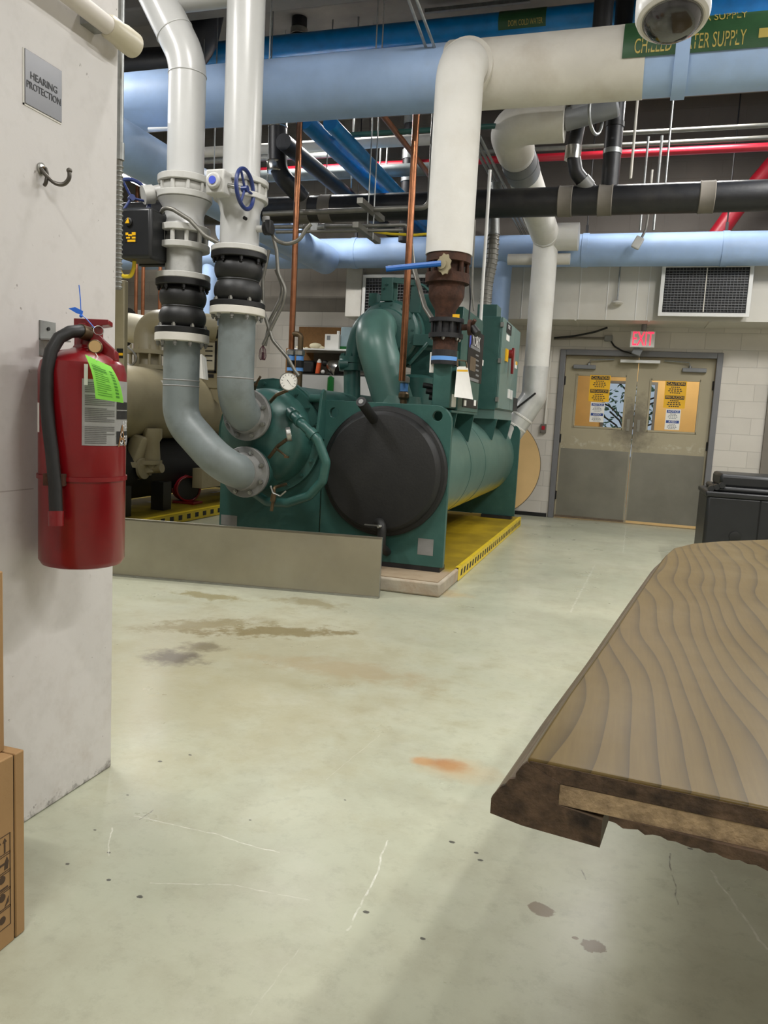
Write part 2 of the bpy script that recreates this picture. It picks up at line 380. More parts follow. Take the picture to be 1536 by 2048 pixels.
def tag(o, label=None, cat=None, group=None, kind=None):
    if label: o['label'] = label
    if cat: o['category'] = cat
    if group: o['group'] = group
    if kind: o['kind'] = kind
    return o
def obj(name, mb, m, parent=None, label=None, cat=None, group=None, kind=None, bevel=0, fixn=True):
    me = bpy.data.meshes.new(name); vs = mb.v
    if parent is None:
        lo = V((min(q.x for q in vs), min(q.y for q in vs), min(q.z for q in vs))); hi = V((max(q.x for q in vs), max(q.y for q in vs), max(q.z for q in vs)))
        org = V(((lo.x+hi.x)/2, (lo.y+hi.y)/2, lo.z)); rel = org
    else:
        org = WL[parent.name]; rel = V((0, 0, 0))
    me.from_pydata([tuple(q-org) for q in vs], [], mb.f); me.update()
    if fixn:
        bm = bmesh.new(); bm.from_mesh(me); bmesh.ops.recalc_face_normals(bm, faces=bm.faces); bm.to_mesh(me); bm.free()
    finish(me)
    me.materials.append(M[m] if isinstance(m, str) else m)
    o = bpy.data.objects.new(name, me); COL.objects.link(o); o.location = rel
    if parent is not None: o.parent = parent
    WL[o.name] = org
    if bevel:
        bv = o.modifiers.new('bevel', 'BEVEL'); bv.width = bevel; bv.segments = 2; bv.limit_method = 'ANGLE'; bv.angle_limit = .6
    return tag(o, label, cat, group, kind)
def thing(name, label, cat, loc, group=None, kind=None):
    o = bpy.data.objects.new(name, None); COL.objects.link(o); o.location = V(loc); o.empty_display_size = .05
    WL[o.name] = V(loc); return tag(o, label, cat, group, kind)
def textmesh(mb, body, size, o, u, v, depth=.001, align='CENTER', wrap=None, maxw=None, spacing=1.0):
    """lettering laid out along u (right) and v (up) from o; wrap=(axis point, axis dir, radius) bends it round a pipe"""
    cu = bpy.data.curves.new('t', 'FONT'); cu.body = body; cu.size = size; cu.align_x = align; cu.align_y = 'CENTER'; cu.extrude = 0 if wrap else depth*.5; cu.space_character = spacing
    cu.resolution_u = 3
    to = bpy.data.objects.new('t', cu); COL.objects.link(to)
    dg = bpy.context.evaluated_depsgraph_get(); dg.update()
    me = bpy.data.meshes.new_from_object(to.evaluated_get(dg))
    o = V(o); u = V(u).normalized(); v = V(v).normalized(); nrm = u.cross(v)
    xs = [q.co.x for q in me.vertices]; k = 1.0
    if maxw and xs and max(xs)-min(xs) > maxw: k = maxw/(max(xs)-min(xs))
    vs = []
    for q in me.vertices:
        if wrap:
            a0, r_ = wrap; a_ = a0+q.co.y/r_
            vs.append(o+u*q.co.x*k+v*(math.sin(a_)*r_)+nrm*(math.cos(a_)*r_))
        else: vs.append(o+u*q.co.x*k+v*q.co.y+nrm*q.co.z)
    mb.add(vs, [tuple(p.vertices) for p in me.polygons], False)
    bpy.data.objects.remove(to); bpy.data.meshes.remove(me); bpy.data.curves.remove(cu)
    return mb
X_, Y_, Z_ = V((1, 0, 0)), V((0, 1, 0)), V((0, 0, 1))
def circ(cx, cy, r, n=24, a0=0): return [(cx+r*math.cos(a0+2*PI*i/n), cy+r*math.sin(a0+2*PI*i/n)) for i in range(n)]
def rrect(x0, x1, y0, y1, r, n=5, corners=(1, 1, 1, 1)):
    P = []
    for (cx, cy, a, on) in ((x1-r, y1-r, 0, corners[0]), (x0+r, y1-r, PI/2, corners[1]), (x0+r, y0+r, PI, corners[2]), (x1-r, y0+r, 1.5*PI, corners[3])):
        if on: P += [(cx+r*math.cos(a+PI/2*i/n), cy+r*math.sin(a+PI/2*i/n)) for i in range(n+1)]
        else: P.append((x1 if cx > (x0+x1)/2 else x0, y1 if cy > (y0+y1)/2 else y0))
    return P
def pipe(name, label, cat, pts, r, m, bend=.12, group=None, n=20):
    return obj(name, MB().tube(pts, r, bend, n), m, None, label, cat, group)

def smooth(ps, n=40):
    out = []
    for i in range(n+1):
        t_ = i/n*(len(ps)-1); k = min(int(t_), len(ps)-2); f = t_-k; g = lambda j: V(ps[max(0, min(len(ps)-1, j))])
        a, b_, c_, d_ = g(k-1), g(k), g(k+1), g(k+2)
        out.append(((b_*2)+(c_-a)*f+(a*2-b_*5+c_*4-d_)*f*f+(b_*3-a-c_*3+d_)*f**3)*.5)
    return out
# pillar paint: white, scuffed and chipped along the floor
m, t, b, pos = newmat('pillar_paint'); s = sep(t, pos)
c = t.mix(t.noise(pos, 2, 5), rgb(200, 196, 193), rgb(211, 208, 205))
c = t.mix(t.math('MULTIPLY', t.ramp(t.noise(pos, 14, 8, .65), .5, .75), .2), c, rgb(156, 150, 142))
spk = t.math('MULTIPLY', t.ramp(t.noise(pos, 38, 4, .6), .70, .74), .7)
c = t.mix(spk, c, rgb(120, 114, 106))
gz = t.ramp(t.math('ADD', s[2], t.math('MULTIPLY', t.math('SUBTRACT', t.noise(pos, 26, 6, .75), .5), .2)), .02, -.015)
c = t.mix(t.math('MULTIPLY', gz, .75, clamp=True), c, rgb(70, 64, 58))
sc_ = t.math('MULTIPLY', t.ramp(s[2], .7, .0), t.ramp(t.noise(pos, 9, 7, .7), .5, .7)); c = t.mix(t.math('MULTIPLY', sc_, .35), c, rgb(166, 152, 140))
jl = t.math('LESS_THAN', t.math('ABSOLUTE', t.math('SUBTRACT', s[2], .955)), .0016); c = t.mix(t.math('MULTIPLY', t.math('MULTIPLY', jl, t.math('LESS_THAN', s[1], 1.72)), .6), c, rgb(150, 140, 134))
t.lk(c, b.inputs['Base Color']); b.inputs['Roughness'].default_value = .5
t.lk(t.bump(t.noise(pos, 35, 4), .1, .004), b.inputs['Normal']); M['pillar_paint'] = m
# ================================================================== SETTING
YW = 10.35                        # door wall
ZC = 5.3
def struct(name, mb, m, **k): return obj(name, mb, m, kind='structure', **k)
struct('floor', MB().bx(-9.5, 5, -4, YW+.2, -.15, 0), 'floor_seal')
cl = MB().bx(-9.5, 5, -4, YW+.2, ZC, ZC+.2)
struct('ceiling', cl, 'concrete_grey')
for i, y in enumerate((-2.2, .8, 3.8, 6.4, 8.9)):
    struct('trim_%d' % (i+1), MB().bx(-9.4, 4.9, y, y+.3, ZC-.55, ZC), 'concrete_grey', bevel=.02)
# door wall with its door opening
DX0, DX1, DZ = -.845, .965, 2.125
wb = MB().bx(-9.5, DX0-.03, YW, YW+.2, 0, ZC).bx(DX1+.03, 5, YW, YW+.2, 0, ZC).bx(DX0-.03, DX1+.03, YW, YW+.2, DZ+.03, ZC)
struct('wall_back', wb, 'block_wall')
struct('wall_right', MB().bx(4.8, 5, -4, YW, 0, ZC), 'wall_paint')
struct('wall_front', MB().bx(-9.5, 5, -4.2, -4, 0, ZC), 'wall_paint')
struct('wall_far_left', MB().bx(-9.7, -9.5, -4, YW, 0, ZC), 'block_wall')
XP = -1.54
struct('wall_left', MB().bx(-2.0, XP, -3.9, 2.07, 0, ZC), 'pillar_paint', bevel=.006)
struct('baseboard_back', MB().bx(-9.4, DX0-.09, YW-.012, YW, 0, .05), 'black')
# corridor seen through the door windows
struct('wall_corridor', MB().bx(-1.6, -.42, 12.6, 12.75, 0, 3).bx(.38, 2.6, 12.6, 12.75, 0, 3).bx(-.42, .38, 12.6, 12.75, 1.95, 3).bx(-.42, .38, 12.6, 12.75, 0, .75).bx(-1.75, -1.6, YW+.2, 12.7, 0, 3).bx(2.6, 2.75, YW+.2, 12.7, 0, 3), 'corridor')
struct('ceiling_corridor', MB().bx(-1.75, 2.75, YW+.2, 12.75, 2.7, 2.8), 'duct_white')
struct('floor_corridor', MB().bx(-1.75, 2.75, YW+.2, 12.75, -.1, 0), 'floor_seal')
struct('trim_6', MB().bx(1.05, 1.16, 12.55, 12.6, 0, 2.2).bx(1.5, 1.75, 12.5, 12.6, 0, 2.7), 'corridor_trim')
w1 = struct('window_1', MB().bx(-.42, -.38, 12.58, 12.66, .75, 1.95).bx(.34, .38, 12.58, 12.66, .75, 1.95).bx(-.38, .34, 12.58, 12.66, .75, .79).bx(-.38, .34, 12.58, 12.66, 1.91, 1.95), 'frame_grey')
obj('window_pane', MB().bx(-.38, .34, 12.61, 12.62, .79, 1.91), 'glass', w1)
tr = thing('tree', 'leafy green tree outside the corridor window seen through the left door pane', 'tree', (0, 14.2, 0))
mb = MB().tube([(0, 14.2, 0), (.03, 14.2, .9), (-.06, 14.25, 1.5), (.1, 14.2, 2.3)], .05, n=8)
for k in range(9):
    a = random.uniform(0, 6.28); z0 = random.uniform(.9, 2.0)
    mb.tube([(0, 14.2, z0), (.35*math.cos(a), 14.2+.2*math.sin(a), z0+.3), (.75*math.cos(a), 14.2+.3*math.sin(a), z0+.45)], .016, n=6)
obj('trunk', mb, 'bark', tr)
mb = MB()
for k in range(420):
    a = random.uniform(0, 6.28); r_ = random.uniform(.1, 1.0); z0 = random.uniform(1.0, 2.6)
    q = V((r_*math.cos(a), 14.2+.5*r_*math.sin(a), z0)); d = V((random.uniform(-1, 1), random.uniform(-1, 1), random.uniform(-1, 1))).normalized()*.06; e = d.orthogonal().normalized()*.025
    mb.add([q-d, q+e, q+d, q-e], [(0, 1, 2, 3)], False)
obj('foliage', mb, 'leaf', tr, kind='stuff', fixn=False)
struct('floor_outside', MB().bx(-8, 8, 12.8, 24, -.3, -.1), 'concrete_grey')

# ---- double doors
tf = MB().bx(DX0-.07, DX0, YW-.03, YW+.16, 0, DZ+.07).bx(DX1, DX1+.07, YW-.03, YW+.16, 0, DZ+.07).bx(DX0, DX1, YW-.03, YW+.16, DZ, DZ+.07)
struct('trim_7', tf, 'frame_grey', bevel=.006)
XM = .06; YD = YW+.05
WINS = ((pY(1160, 750, YD), pY(1244, 858, YD)), (pY(1303, 759, YD), pY(1391, 867, YD)))
for i, (x0, x1) in enumerate(((DX0+.004, XM-.003), (XM+.003, DX1-.004))):
    wx0, wx1 = WINS[i][0].x-.03*(i == 0), WINS[i][1].x; wz0, wz1 = WINS[i][1].z+.005, WINS[i][0].z
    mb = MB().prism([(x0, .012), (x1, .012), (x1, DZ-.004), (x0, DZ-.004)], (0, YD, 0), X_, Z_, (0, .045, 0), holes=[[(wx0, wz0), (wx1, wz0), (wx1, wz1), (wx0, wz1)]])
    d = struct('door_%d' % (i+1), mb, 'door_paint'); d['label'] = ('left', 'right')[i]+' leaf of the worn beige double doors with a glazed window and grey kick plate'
    mb = MB()
    for a in ((wx0-.015, wx0+.008, wz0-.015, wz1+.015), (wx1-.008, wx1+.015, wz0-.015, wz1+.015)): mb.bx(a[0], a[1], YD-.008, YD+.053, a[2], a[3])
    for a in ((wx0, wx1, wz0-.015, wz0+.008), (wx0, wx1, wz1-.008, wz1+.015)): mb.bx(a[0], a[1], YD-.008, YD+.053, a[2], a[3])
    obj('window_frame', mb, 'door_beige', d)
    obj('window_pane', MB().bx(wx0, wx1, YD+.02, YD+.026, wz0, wz1), 'glass', d)
    obj('kick_plate', MB().bx(x0+.02, x1-.02, YD-.004, YD, .035, .925), 'kick_steel', d)
    obj('door_sweep', MB().bx(x0+.01, x1-.01, YD-.012, YD, .012, .04), 'tan_board' if i else 'edge_wood', d)
    s_ = 1 if i else -1; hx = x1-.02 if i else x0+.02; cx = hx-s_*.22
    cb = obj('door_closer', MB().bx(cx-.14, cx+.14, YD-.055, YD, 1.955, 2.005), 'grey_plastic', d, bevel=.006)
    obj('closer_arm', MB().tube([(cx-s_*.05, YD-.03, 2.012), (cx-s_*.07, YD-.05, 2.07), (cx-s_*.36, YD-.03, 2.085)], .009, n=8).cyl((cx-s_*.05, YD-.03, 2.0), (cx-s_*.05, YD-.03, 2.03), .018), 'galv', cb)
    for z in (.3, 1.05, 1.8): obj('hinge', MB().cyl((hx+s_*.014, YD-.012, z-.055), (hx+s_*.014, YD-.012, z+.055), .009), 'black', d)
    lx = x0+.06 if i else x1-.06
    obj('pull_plate', MB().bx(lx-.018, lx+.018, YD-.006, YD, 1.19, 1.34).cyl((lx, YD-.012, 1.25), (lx, YD, 1.25), .014), 'kick_steel', d)
    obj('edge_guard', MB().bx((x1-.012) if not i else x0, x1 if not i else x0+.012, YD-.003, YD, .04, .9), 'steel', d)
    sx = pY(1198 if i == 0 else 1350, 790, YD).x
    for kind in (0, 1):
        if kind == 0:
            zt, zb = pY(1200, 750.5 if i == 0 else 757, YD).z, pY(1200, 803.5 if i == 0 else 810, YD).z; w_ = .255; m_ = 'caution_yellow'
            sg = thing('warning_sign', 'yellow caution sheet on the window of the %s door leaf' % ('left', 'right')[i], 'sign', (sx, YD-.009, zb), 'yellow caution sheets on the doors')
            words = ('CAUTION', 'PRECAUCION'); hdr, ht = 'text_dark', 'caution_yellow'; bt = 'text_dark'
        else:
            zt, zb = pY(1200, 805 if i == 0 else 812, YD).z, pY(1200, 844.5 if i == 0 else 852, YD).z; w_ = .175; m_ = 'paper'
            sx += .0 if i else -.005
            sg = thing('notice_sign', 'white notice sheet below the caution sheet on the %s door leaf' % ('left', 'right')[i], 'sign', (sx, YD-.009, zb), 'white notice sheets on the doors')
            words = ('NOTICE', 'AVISO'); hdr, ht = 'text_blue', 'paper'; bt = 'grey_plastic'
        obj('sheet', MB().bx(sx-w_/2, sx+w_/2, YD-.010, YD-.008, zb, zt), m_, sg)
        hh = (zt-zb)/2
        for k in (0, 1):
            z1 = zt-k*hh-.012
            obj('header_band', MB().bx(sx-w_*.44, sx+w_*.44, YD-.0115, YD-.010, z1-hh*.27, z1), hdr, sg)
            obj('header_lettering', textmesh(MB(), words[k], hh*.27, (sx, YD-.0125, z1-hh*.135), X_, Z_, .001, maxw=w_*.8), ht, sg)
            body = MB()
            for r_ in range(4):
                ww = w_*(.42, .6, .68, .5)[r_]; zz = z1-hh*(.38+.14*r_)
                for q in range(5): body.bx(sx-ww/2+ww*q/5, sx-ww/2+ww*(q+.72)/5, YD-.011, YD-.0101, zz-hh*.035, zz+hh*.035)
            obj('body_print', body, bt, sg)
q0, q1 = pY(1241, 719, YW-.03), pY(1320, 729, YW-.03)
obj('door_magnet', MB().bx(q0.x, q1.x, YW-.06, YW-.002, q1.z+.01, q0.z), 'white_plastic', None, 'white magnetic lock bar across the top of the double doors', 'door lock', bevel=.004)
d3 = struct('door_3', MB().bx(1.575, 2.5, YW-.05, YW-.005, 0, 2.1), 'concrete_grey'); d3['label'] = 'dark brown door at the right edge of the block wall'

# ================================================================== NEAR LEFT: pillar wall things
# fire extinguisher
EX, EY, ER = -1.412, 1.76, .112
dE = (V((EX, EY, HC))-C0).dot(_F)
z0, z1 = .752, 1.297
ex = thing('fire_extinguisher', 'red fire extinguisher with black hose hanging on the white pillar wall', 'fire extinguisher', (EX, EY, z0))
o_ = V((EX, EY, 0))
obj('cylinder', MB().lathe([(.085, z0), (.104, z0+.006), (ER, z0+.02), (ER, z1-.02), (.106, z1+.004), (.085, z1+.022), (.06, z1+.034), (.034, z1+.04), (.027, z1+.044)], o_, Z_, 48), 'red_paint', ex)
fr = V((.627, -.779, 0)); rt = V((.779, .627, 0))
def eP(ang, z, r): return o_+(fr*math.cos(ang)+rt*math.sin(ang))*r+Z_*z
def epatch(mb, a0, a1, za, zb, r, n=10): return mb.grid([[eP(a0+(a1-a0)*k/n, z, r) for k in range(n+1)] for z in (za, zb)])
zf = lambda py: pD(163, py, dE-.1).z
lb = obj('label', epatch(MB(), -.02, 1.75, zf(891), zf(757), ER+.0012, 16), 'label_grey', ex)
mb = MB()
for k in range(34):
    za = zf(887-k*3.7)
    if k in (10, 11, 20, 27): continue
    w_ = .72 if random.random() < .8 else .5
    epatch(mb, .04, .04+w_, za, za+zf(0)-zf(1.9), ER+.0018, 6)
obj('label_print', mb, 'label_text', lb)
mb = MB()
epatch(mb, .83, 1.72, zf(888), zf(861), ER+.0018); epatch(mb, .83, 1.72, zf(836), zf(818), ER+.0018); epatch(mb, .83, 1.72, zf(816), zf(800), ER+.0018)
obj('label_panel', mb, 'black', lb)
mb = MB()
def ctext(mb, body, size, a0, z, r, k=1.0):
    t_ = MB(); textmesh(t_, body, size, (0, 0, 0), X_, Z_, 0, align='LEFT')
    mb.add([eP(a0+q.x*k/r, z+q.z, r) for q in t_.v], t_.f, False)
ctext(mb, 'ABC', .03, 1.06, zf(848), ER+.002, .8)
ctext(mb, 'Sentry', .05, .95, zf(876), ER+.0024, .8)
obj('label_lettering', mb, 'text_white', lb)
tzA = MB(); ctext(tzA, 'A', .085, .88, zf(873), ER+.0028, .7); obj('label_initial', tzA, 'cork', lb)
obj('side_label', epatch(MB(), -1.42, -1.22, zf(870), zf(810), ER+.001, 3), 'paper', ex)
obj('paint_scuff', epatch(MB(), .02, .10, zf(770), zf(728), ER+.0022, 2), 'white_plastic', ex)
st = obj('strap', MB().lathe([(ER+.001, zf(966)), (ER+.004, zf(966)), (ER+.004, zf(957)), (ER+.001, zf(957))], o_, Z_, 48, cap=False), 'red_paint', ex)
obj('hose_clip', MB().box(eP(-.55, zf(962), ER+.012), (.05, .04, .03), Matrix.Rotation(.4, 3, 'Z')), 'rust', st)
hz = pY(0, 0, 1)  # unused
hp = [pD(px, py, dE-dd) for px, py, dd in ((176, 668, .03), (160, 662, .06), (140, 664, .085), (118, 676, .10), (102, 702, .112), (94, 745, .118), (93, 800, .12), (97, 850, .12), (104, 905, .118), (110, 970, .116), (112, 1025, .115))]
hs = obj('hose', MB().tube(hp, .0165, n=14), 'black_rubber', ex)
obj('nozzle', MB().cyl(pD(112, 1022, dE-.115), pD(112, 1034, dE-.115), .019).cyl(pD(112, 1034, dE-.115), pD(112, 1052, dE-.115), .0185), 'red_paint', hs)
obj('ferrule', MB().cyl(hp[1], hp[0], .019), 'brass', hs)
vb = MB().lathe([(.034, 0), (.034, .022), (.03, .026), (.03, .055), (.024, .06), (.024, .085)], pD(172, 712, dE), Z_, 20)
vb.box(pD(181, 670, dE), (.05, .045, .05))
obj('valve_body', vb, 'red_paint', ex, bevel=.003)
yv = V((.55, .835, 0)); 
def plate(mb, px_py, d, th=.036):
    ps = [pD(a, b_, d-th/2) for a, b_ in px_py]; n_ = len(ps); qs = [p+_F*th for p in ps]
    mb.add(ps+qs, [tuple(range(n_)), tuple(range(2*n_-1, n_-1, -1))]+[(i, (i+1) % n_, n_+(i+1) % n_, n_+i) for i in range(n_)], False); return mb
obj('lever', plate(MB(), ((147, 636), (217, 639), (217, 649), (190, 652), (188, 676), (160, 682), (147, 664)), dE-.012, .034), 'red_paint', ex, bevel=.002)
obj('carry_handle', plate(MB(), ((180, 664), (190, 664), (229, 701), (230, 717), (222, 726), (197, 706), (180, 700)), dE-.02, .034), 'red_paint', ex, bevel=.002)
gd = pD(191, 694, dE-.055)
ga = obj('pressure_gauge', MB().lathe([(.0185, 0), (.0185, .012), (.0165, .014)], gd-V((.55, -.82, 0))*.006, (.5, -.86, .05), 24), 'brass', ex)
obj('gauge_dial', MB().lathe([(.0155, .0142), (.0155, .0146)], gd-V((.55, -.82, 0))*.006, (.5, -.86, .05), 20), 'tan_board', ga)
obj('pull_pin', MB().ring(pD(197, 661, dE-.04), (.6, -.75, .25), .0125, .0013, 20, 6).cyl(pD(182, 655, dE-.03), pD(190, 655, dE-.03), .0022), 'steel', ex)
# bracket, seal, tag
bk = MB().bx(XP, XP+.004, 1.575, 1.635, zf(715), zf(640)).bx(XP, XP+.03, 1.575, 1.635, zf(677)-.002, zf(677)+.002)
br_ = thing('wall_bracket', 'grey steel hanger bracket screwed to the pillar behind the red extinguisher', 'bracket', (XP, 1.6, zf(715)))
b0, b1 = pX(80, 640, XP+.003), pX(111, 715, XP+.003)
obj('plate', MB().bx(XP, XP+.004, b0.y, b1.y, b1.z, b0.z).bx(XP, XP+.055, b0.y, b1.y, b0.z-.052, b0.z-.048), 'galv', br_)
obj('screw', MB().cyl((XP+.003, (b0.y+b1.y)/2, b0.z-.02), (XP+.007, (b0.y+b1.y)/2, b0.z-.02), .005), 'black', br_)
zt_ = MB().tube([pD(158, 570, dE-.05), pD(161, 600, dE-.045), pD(162, 628, dE-.04), pD(175, 640, dE-.045), pD(189, 656, dE-.045)], .0013, n=8)
zs = thing('seal_tie', 'blue plastic seal tied through the pin of the red extinguisher', 'seal', pD(162, 634, dE-.04))
obj('tie', zt_, 'zip_blue', zs); obj('flag', plate(MB(), ((137, 617), (150, 614), (166, 622), (164, 630), (152, 626)), dE-.042, .002), 'zip_blue', zs)
obj('lock', MB().sphere(pD(162, 632, dE-.042), .0045), 'zip_blue', zs)
def tagp(u, v):        # u 0..1 across, v 0..1 down
    a = V((170, 709)).lerp(V((222, 733)), u); b_ = V((191, 797)).lerp(V((247, 806)), u)
    q = a.lerp(b_, v); bul = math.sin(PI*v)*3.5
    return q.x+bul*1.2, q.y-bul
dT = dE-.13
tg = thing('inspection_tag', 'lime green inspection tag hanging over the label of the red extinguisher', 'tag', pD(200, 806, dT))
obj('card', MB().grid([[pD(*tagp(u/6, v/8), dT-.012*math.sin(PI*v/8)) for u in range(7)] for v in range(9)], off=_F*.0006), 'tag_green', tg)
mb = MB()
for k in range(15):
    v0 = .2+k*.05; u0, u1 = .1, .62 if k % 4 else .45
    if k == 1: v0 -= .01
    hgt = .03 if k in (1, 2) else .012
    mb.grid([[pD(*tagp(u0+(u1-u0)*i/3, v_), dT-.012*math.sin(PI*v_)-.0008) for i in range(4)] for v_ in (v0, v0+hgt)])
for k in range(9):
    v0 = .22+k*.08; mb.grid([[pD(*tagp(u_, v_), dT-.012*math.sin(PI*v_)-.0008) for u_ in (.76, .88)] for v_ in (v0, v0+.045)])
obj('tag_print', mb, 'tag_print', tg)
obj('tag_string', MB().tube([pD(191, 706, dE-.055), pD(196, 714, dT), pD(193, 722, dT-.004)], .001, n=6), 'paper', tg)
# hearing protection sign
c4 = [pX(50, 96, XP+.004), pX(124, 142, XP+.004), pX(124, 246, XP+.004), pX(51, 206, XP+.004)]
y0, y1, zb, zt = c4[0].y, c4[1].y, (c4[2].z+c4[3].z)/2, (c4[0].z+c4[1].z)/2
sg = thing('wall_sign', 'grey metal hearing protection sign on the white pillar above the coat hook', 'sign', (XP, (y0+y1)/2, zb))
obj('plate', MB().bx(XP, XP+.004, y0, y1, zb, zt), 'sign_metal', sg, bevel=.001)
mb = MB(); hgt = zt-zb
textmesh(mb, 'HEARING', hgt*.19, (XP+.0045, (y0+y1)/2, zb+hgt*.56), Y_, Z_, .001, maxw=(y1-y0)*.72)
textmesh(mb, 'PROTECTION', hgt*.19, (XP+.0045, (y0+y1)/2, zb+hgt*.37), Y_, Z_, .001, maxw=(y1-y0)*.92)
obj('lettering', mb, 'text_dark', sg)
obj('backing_edge', MB().bx(XP, XP+.002, y0-.004, y0, zb-.004, zt).bx(XP, XP+.002, y0-.004, y1, zb-.004, zb), 'paper', sg)
# coat hook
hk = pX(82, 338, XP)
ho = thing('coat_hook', 'small bent metal coat hook on the white pillar under the sign', 'hook', hk)
obj('base_plate', MB().lathe([(.016, 0), (.016, .004), (.011, .007)], hk, X_, 20), 'steel', ho)
obj('screw', MB().sphere(hk+V((.008, 0, .003)), .004), 'brass', ho)
pr = smooth([hk+V((.005, -.008, .0)), hk+V((.018, 0, -.018)), hk+V((.036, .012, -.034)), hk+V((.054, .022, -.034)), hk+V((.066, .028, -.018)), hk+V((.066, .029, .002))], 24)
obj('prong', MB().tube(pr, .0055, n=10).sphere(pr[-1], .0075), 'dark_steel', ho)
pr = smooth([hk+V((.006, .010, .004)), hk+V((.016, .004, -.014)), hk+V((.016, .0, -.034)), hk+V((.008, .004, -.04))], 14)
obj('prong', MB().tube(pr, .005, n=10), 'dark_steel', ho)
# cardboard boxes
bx1 = pZ(50, 1862); ztop = pX(50, 1497, bx1.x).z
BX = bx1.x; BY = bx1.y
def carton(label, x0, x1, y0, y1, z0, z1, grp, prints):
    c_ = thing('cardboard_box', label, 'box', ((x0+x1)/2, (y0+y1)/2, z0))
    obj('carton_body', MB().bx(x0, x1, y0, y1-.031, z0, z1).bx(x0, x1, y1-.027, y1, z0+.001, z1-.001), 'cardboard', c_, bevel=.003)
    obj('seam', MB().bx(x1-.012, x1-.004, y1-.0345, y1-.0235, z0+.002, z1-.006), 'gap_dark', c_)
    if prints:
        fm = MB(); gm = MB(); ph = .052
        for k in range(5):
            zc = pX(12, 1690+k*36, x1).z; yc = y1-.066; w_ = .024
            for a in ((yc-w_, yc+w_, zc+ph*.43, zc+ph*.46), (yc-w_, yc+w_, zc-ph*.46, zc-ph*.43), (yc-w_, yc-w_+.002, zc-ph*.46, zc+ph*.46), (yc+w_-.002, yc+w_, zc-ph*.46, zc+ph*.46)):
                fm.bx(x1, x1+.0008, *a)
            if k == 0:
                for s_ in (-.008, .008): gm.bx(x1, x1+.0008, yc+s_-.002, yc+s_+.002, zc-.016, zc+.01); gm.prism([(yc+s_-.006, zc+.008), (yc+s_+.006, zc+.008), (yc+s_, zc+.018)], (x1, 0, 0), Y_, Z_, (.0008, 0, 0))
            elif k == 1:
                for s_ in (-.012, .012): gm.prism([(yc+s_-.006, zc-.014), (yc+s_+.004, zc-.014), (yc+s_+.007, zc+.002), (yc+s_+.002, zc+.014), (yc+s_-.004, zc+.004)], (x1, 0, 0), Y_, Z_, (.0008, 0, 0))
                gm.bx(x1, x1+.0008, yc-.014, yc+.014, zc-.002, zc+.003)
            else:
                gm.prism(circ(yc, zc+(.008 if k < 4 else -.002), .009, 16), (x1, 0, 0), Y_, Z_, (.0008, 0, 0))
                if k == 2: gm.bx(x1, x1+.0008, yc-.016, yc+.016, zc-.016, zc-.012)
                if k == 3:
                    for s_ in (-1, 1): gm.prism([(yc+s_*.006, zc-.018), (yc+s_*.018, zc-.01), (yc+s_*.018, zc+.004), (yc+s_*.012, zc-.006)], (x1, 0, 0), Y_, Z_, (.0008, 0, 0))
        pf = obj('handling_marks', fm, 'print_dark', c_); obj('mark_glyphs', gm, 'print_dark', pf)
    return c_
carton('brown cardboard box with dark handling symbols standing on the floor by the pillar', XP+.006, BX, BY-.55, BY, 0, ztop, None, True)
t8 = pX(9, 1480, BX-.03); t9 = pX(11, 1140, BX-.03)
carton('taller plain cardboard box standing on top of the box with handling symbols', XP+.006, BX-.03, t8.y-.5, t8.y, ztop, t9.z, None, False)

# ================================================================== TABLE
ZT = .75
tA = pZ(1055, 1515, ZT); 
edge = [pZ(px, py, ZT) for px, py in ((1055, 1515), (1073, 1487), (1140, 1386), (1217, 1279), (1290, 1170), (1330, 1112), (1348, 1096), (1385, 1087), (1444, 1082), (1536, 1079))]
near = pZ(1536, 1625, ZT)
ys = near.y-(near.x-tA.x)*.02
pl = [(q.x, q.y) for q in edge]
ex_end = (2.05, pl[-1][1]+.05)
outl = pl+[ex_end, (2.05, near.y-.12)]
tb = thing('conference_table', 'worn brown wood table top with stepped edge in the right foreground', 'table', (1.0, 2.2, 0))
def inset(P, d):
    R2 = []
    for i, (x, y) in enumerate(P):
        a = V((P[max(i-1, 0)][0], P[max(i-1, 0)][1], 0)); b_ = V((P[min(i+1, len(P)-1)][0], P[min(i+1, len(P)-1)][1], 0)); t_ = (b_-a).normalized(); n_ = V((t_.y, -t_.x, 0))
        R2.append((x+n_.x*d, y+n_.y*d))
    return R2
yN = lambda x: tA.y+(near.y-tA.y)/(near.x-tA.x)*(x-tA.x)
top = obj('table_top', MB().prism(outl, (0, 0, ZT-.027), X_, Y_, (0, 0, .027)), 'veneer', tb, bevel=.004)
obj('cut_end', MB().prism([(tA.x+.004, yN(tA.x+.004)-.0012), (2.05, near.y-.1212), (2.05, near.y-.11), (tA.x+.004, yN(tA.x+.004)+.008)], (0, 0, ZT-.0265), X_, Y_, (0, 0, .0225)), 'wood_end', top)
# moulded edge: profile (outward, down) carried along the long edge and the far end
prof = [(0, .006), (.006, .012), (.014, .026), (.014, .033), (.022, .036), (.028, .046), (.034, .05), (.044, .066), (.046, .07), (.046, .092), (.0, .098), (-.105, .100), (-.105, .062), (-.046, .056), (-.046, .026)]
rows = []
ed2 = pl+[ex_end]
for i in range(len(ed2)):
    a = V((*ed2[max(i-1, 0)], 0)); b_ = V((*ed2[min(i+1, len(ed2)-1)], 0)); t_ = (b_-a).normalized(); n_ = V((-t_.y, t_.x, 0))
    rows.append([V((ed2[i][0]+n_.x*o2, ed2[i][1]+n_.y*o2, ZT-d2)) for o2, d2 in prof])
mb = MB(); n_ = len(prof); vs = [q for r_ in rows for q in r_]
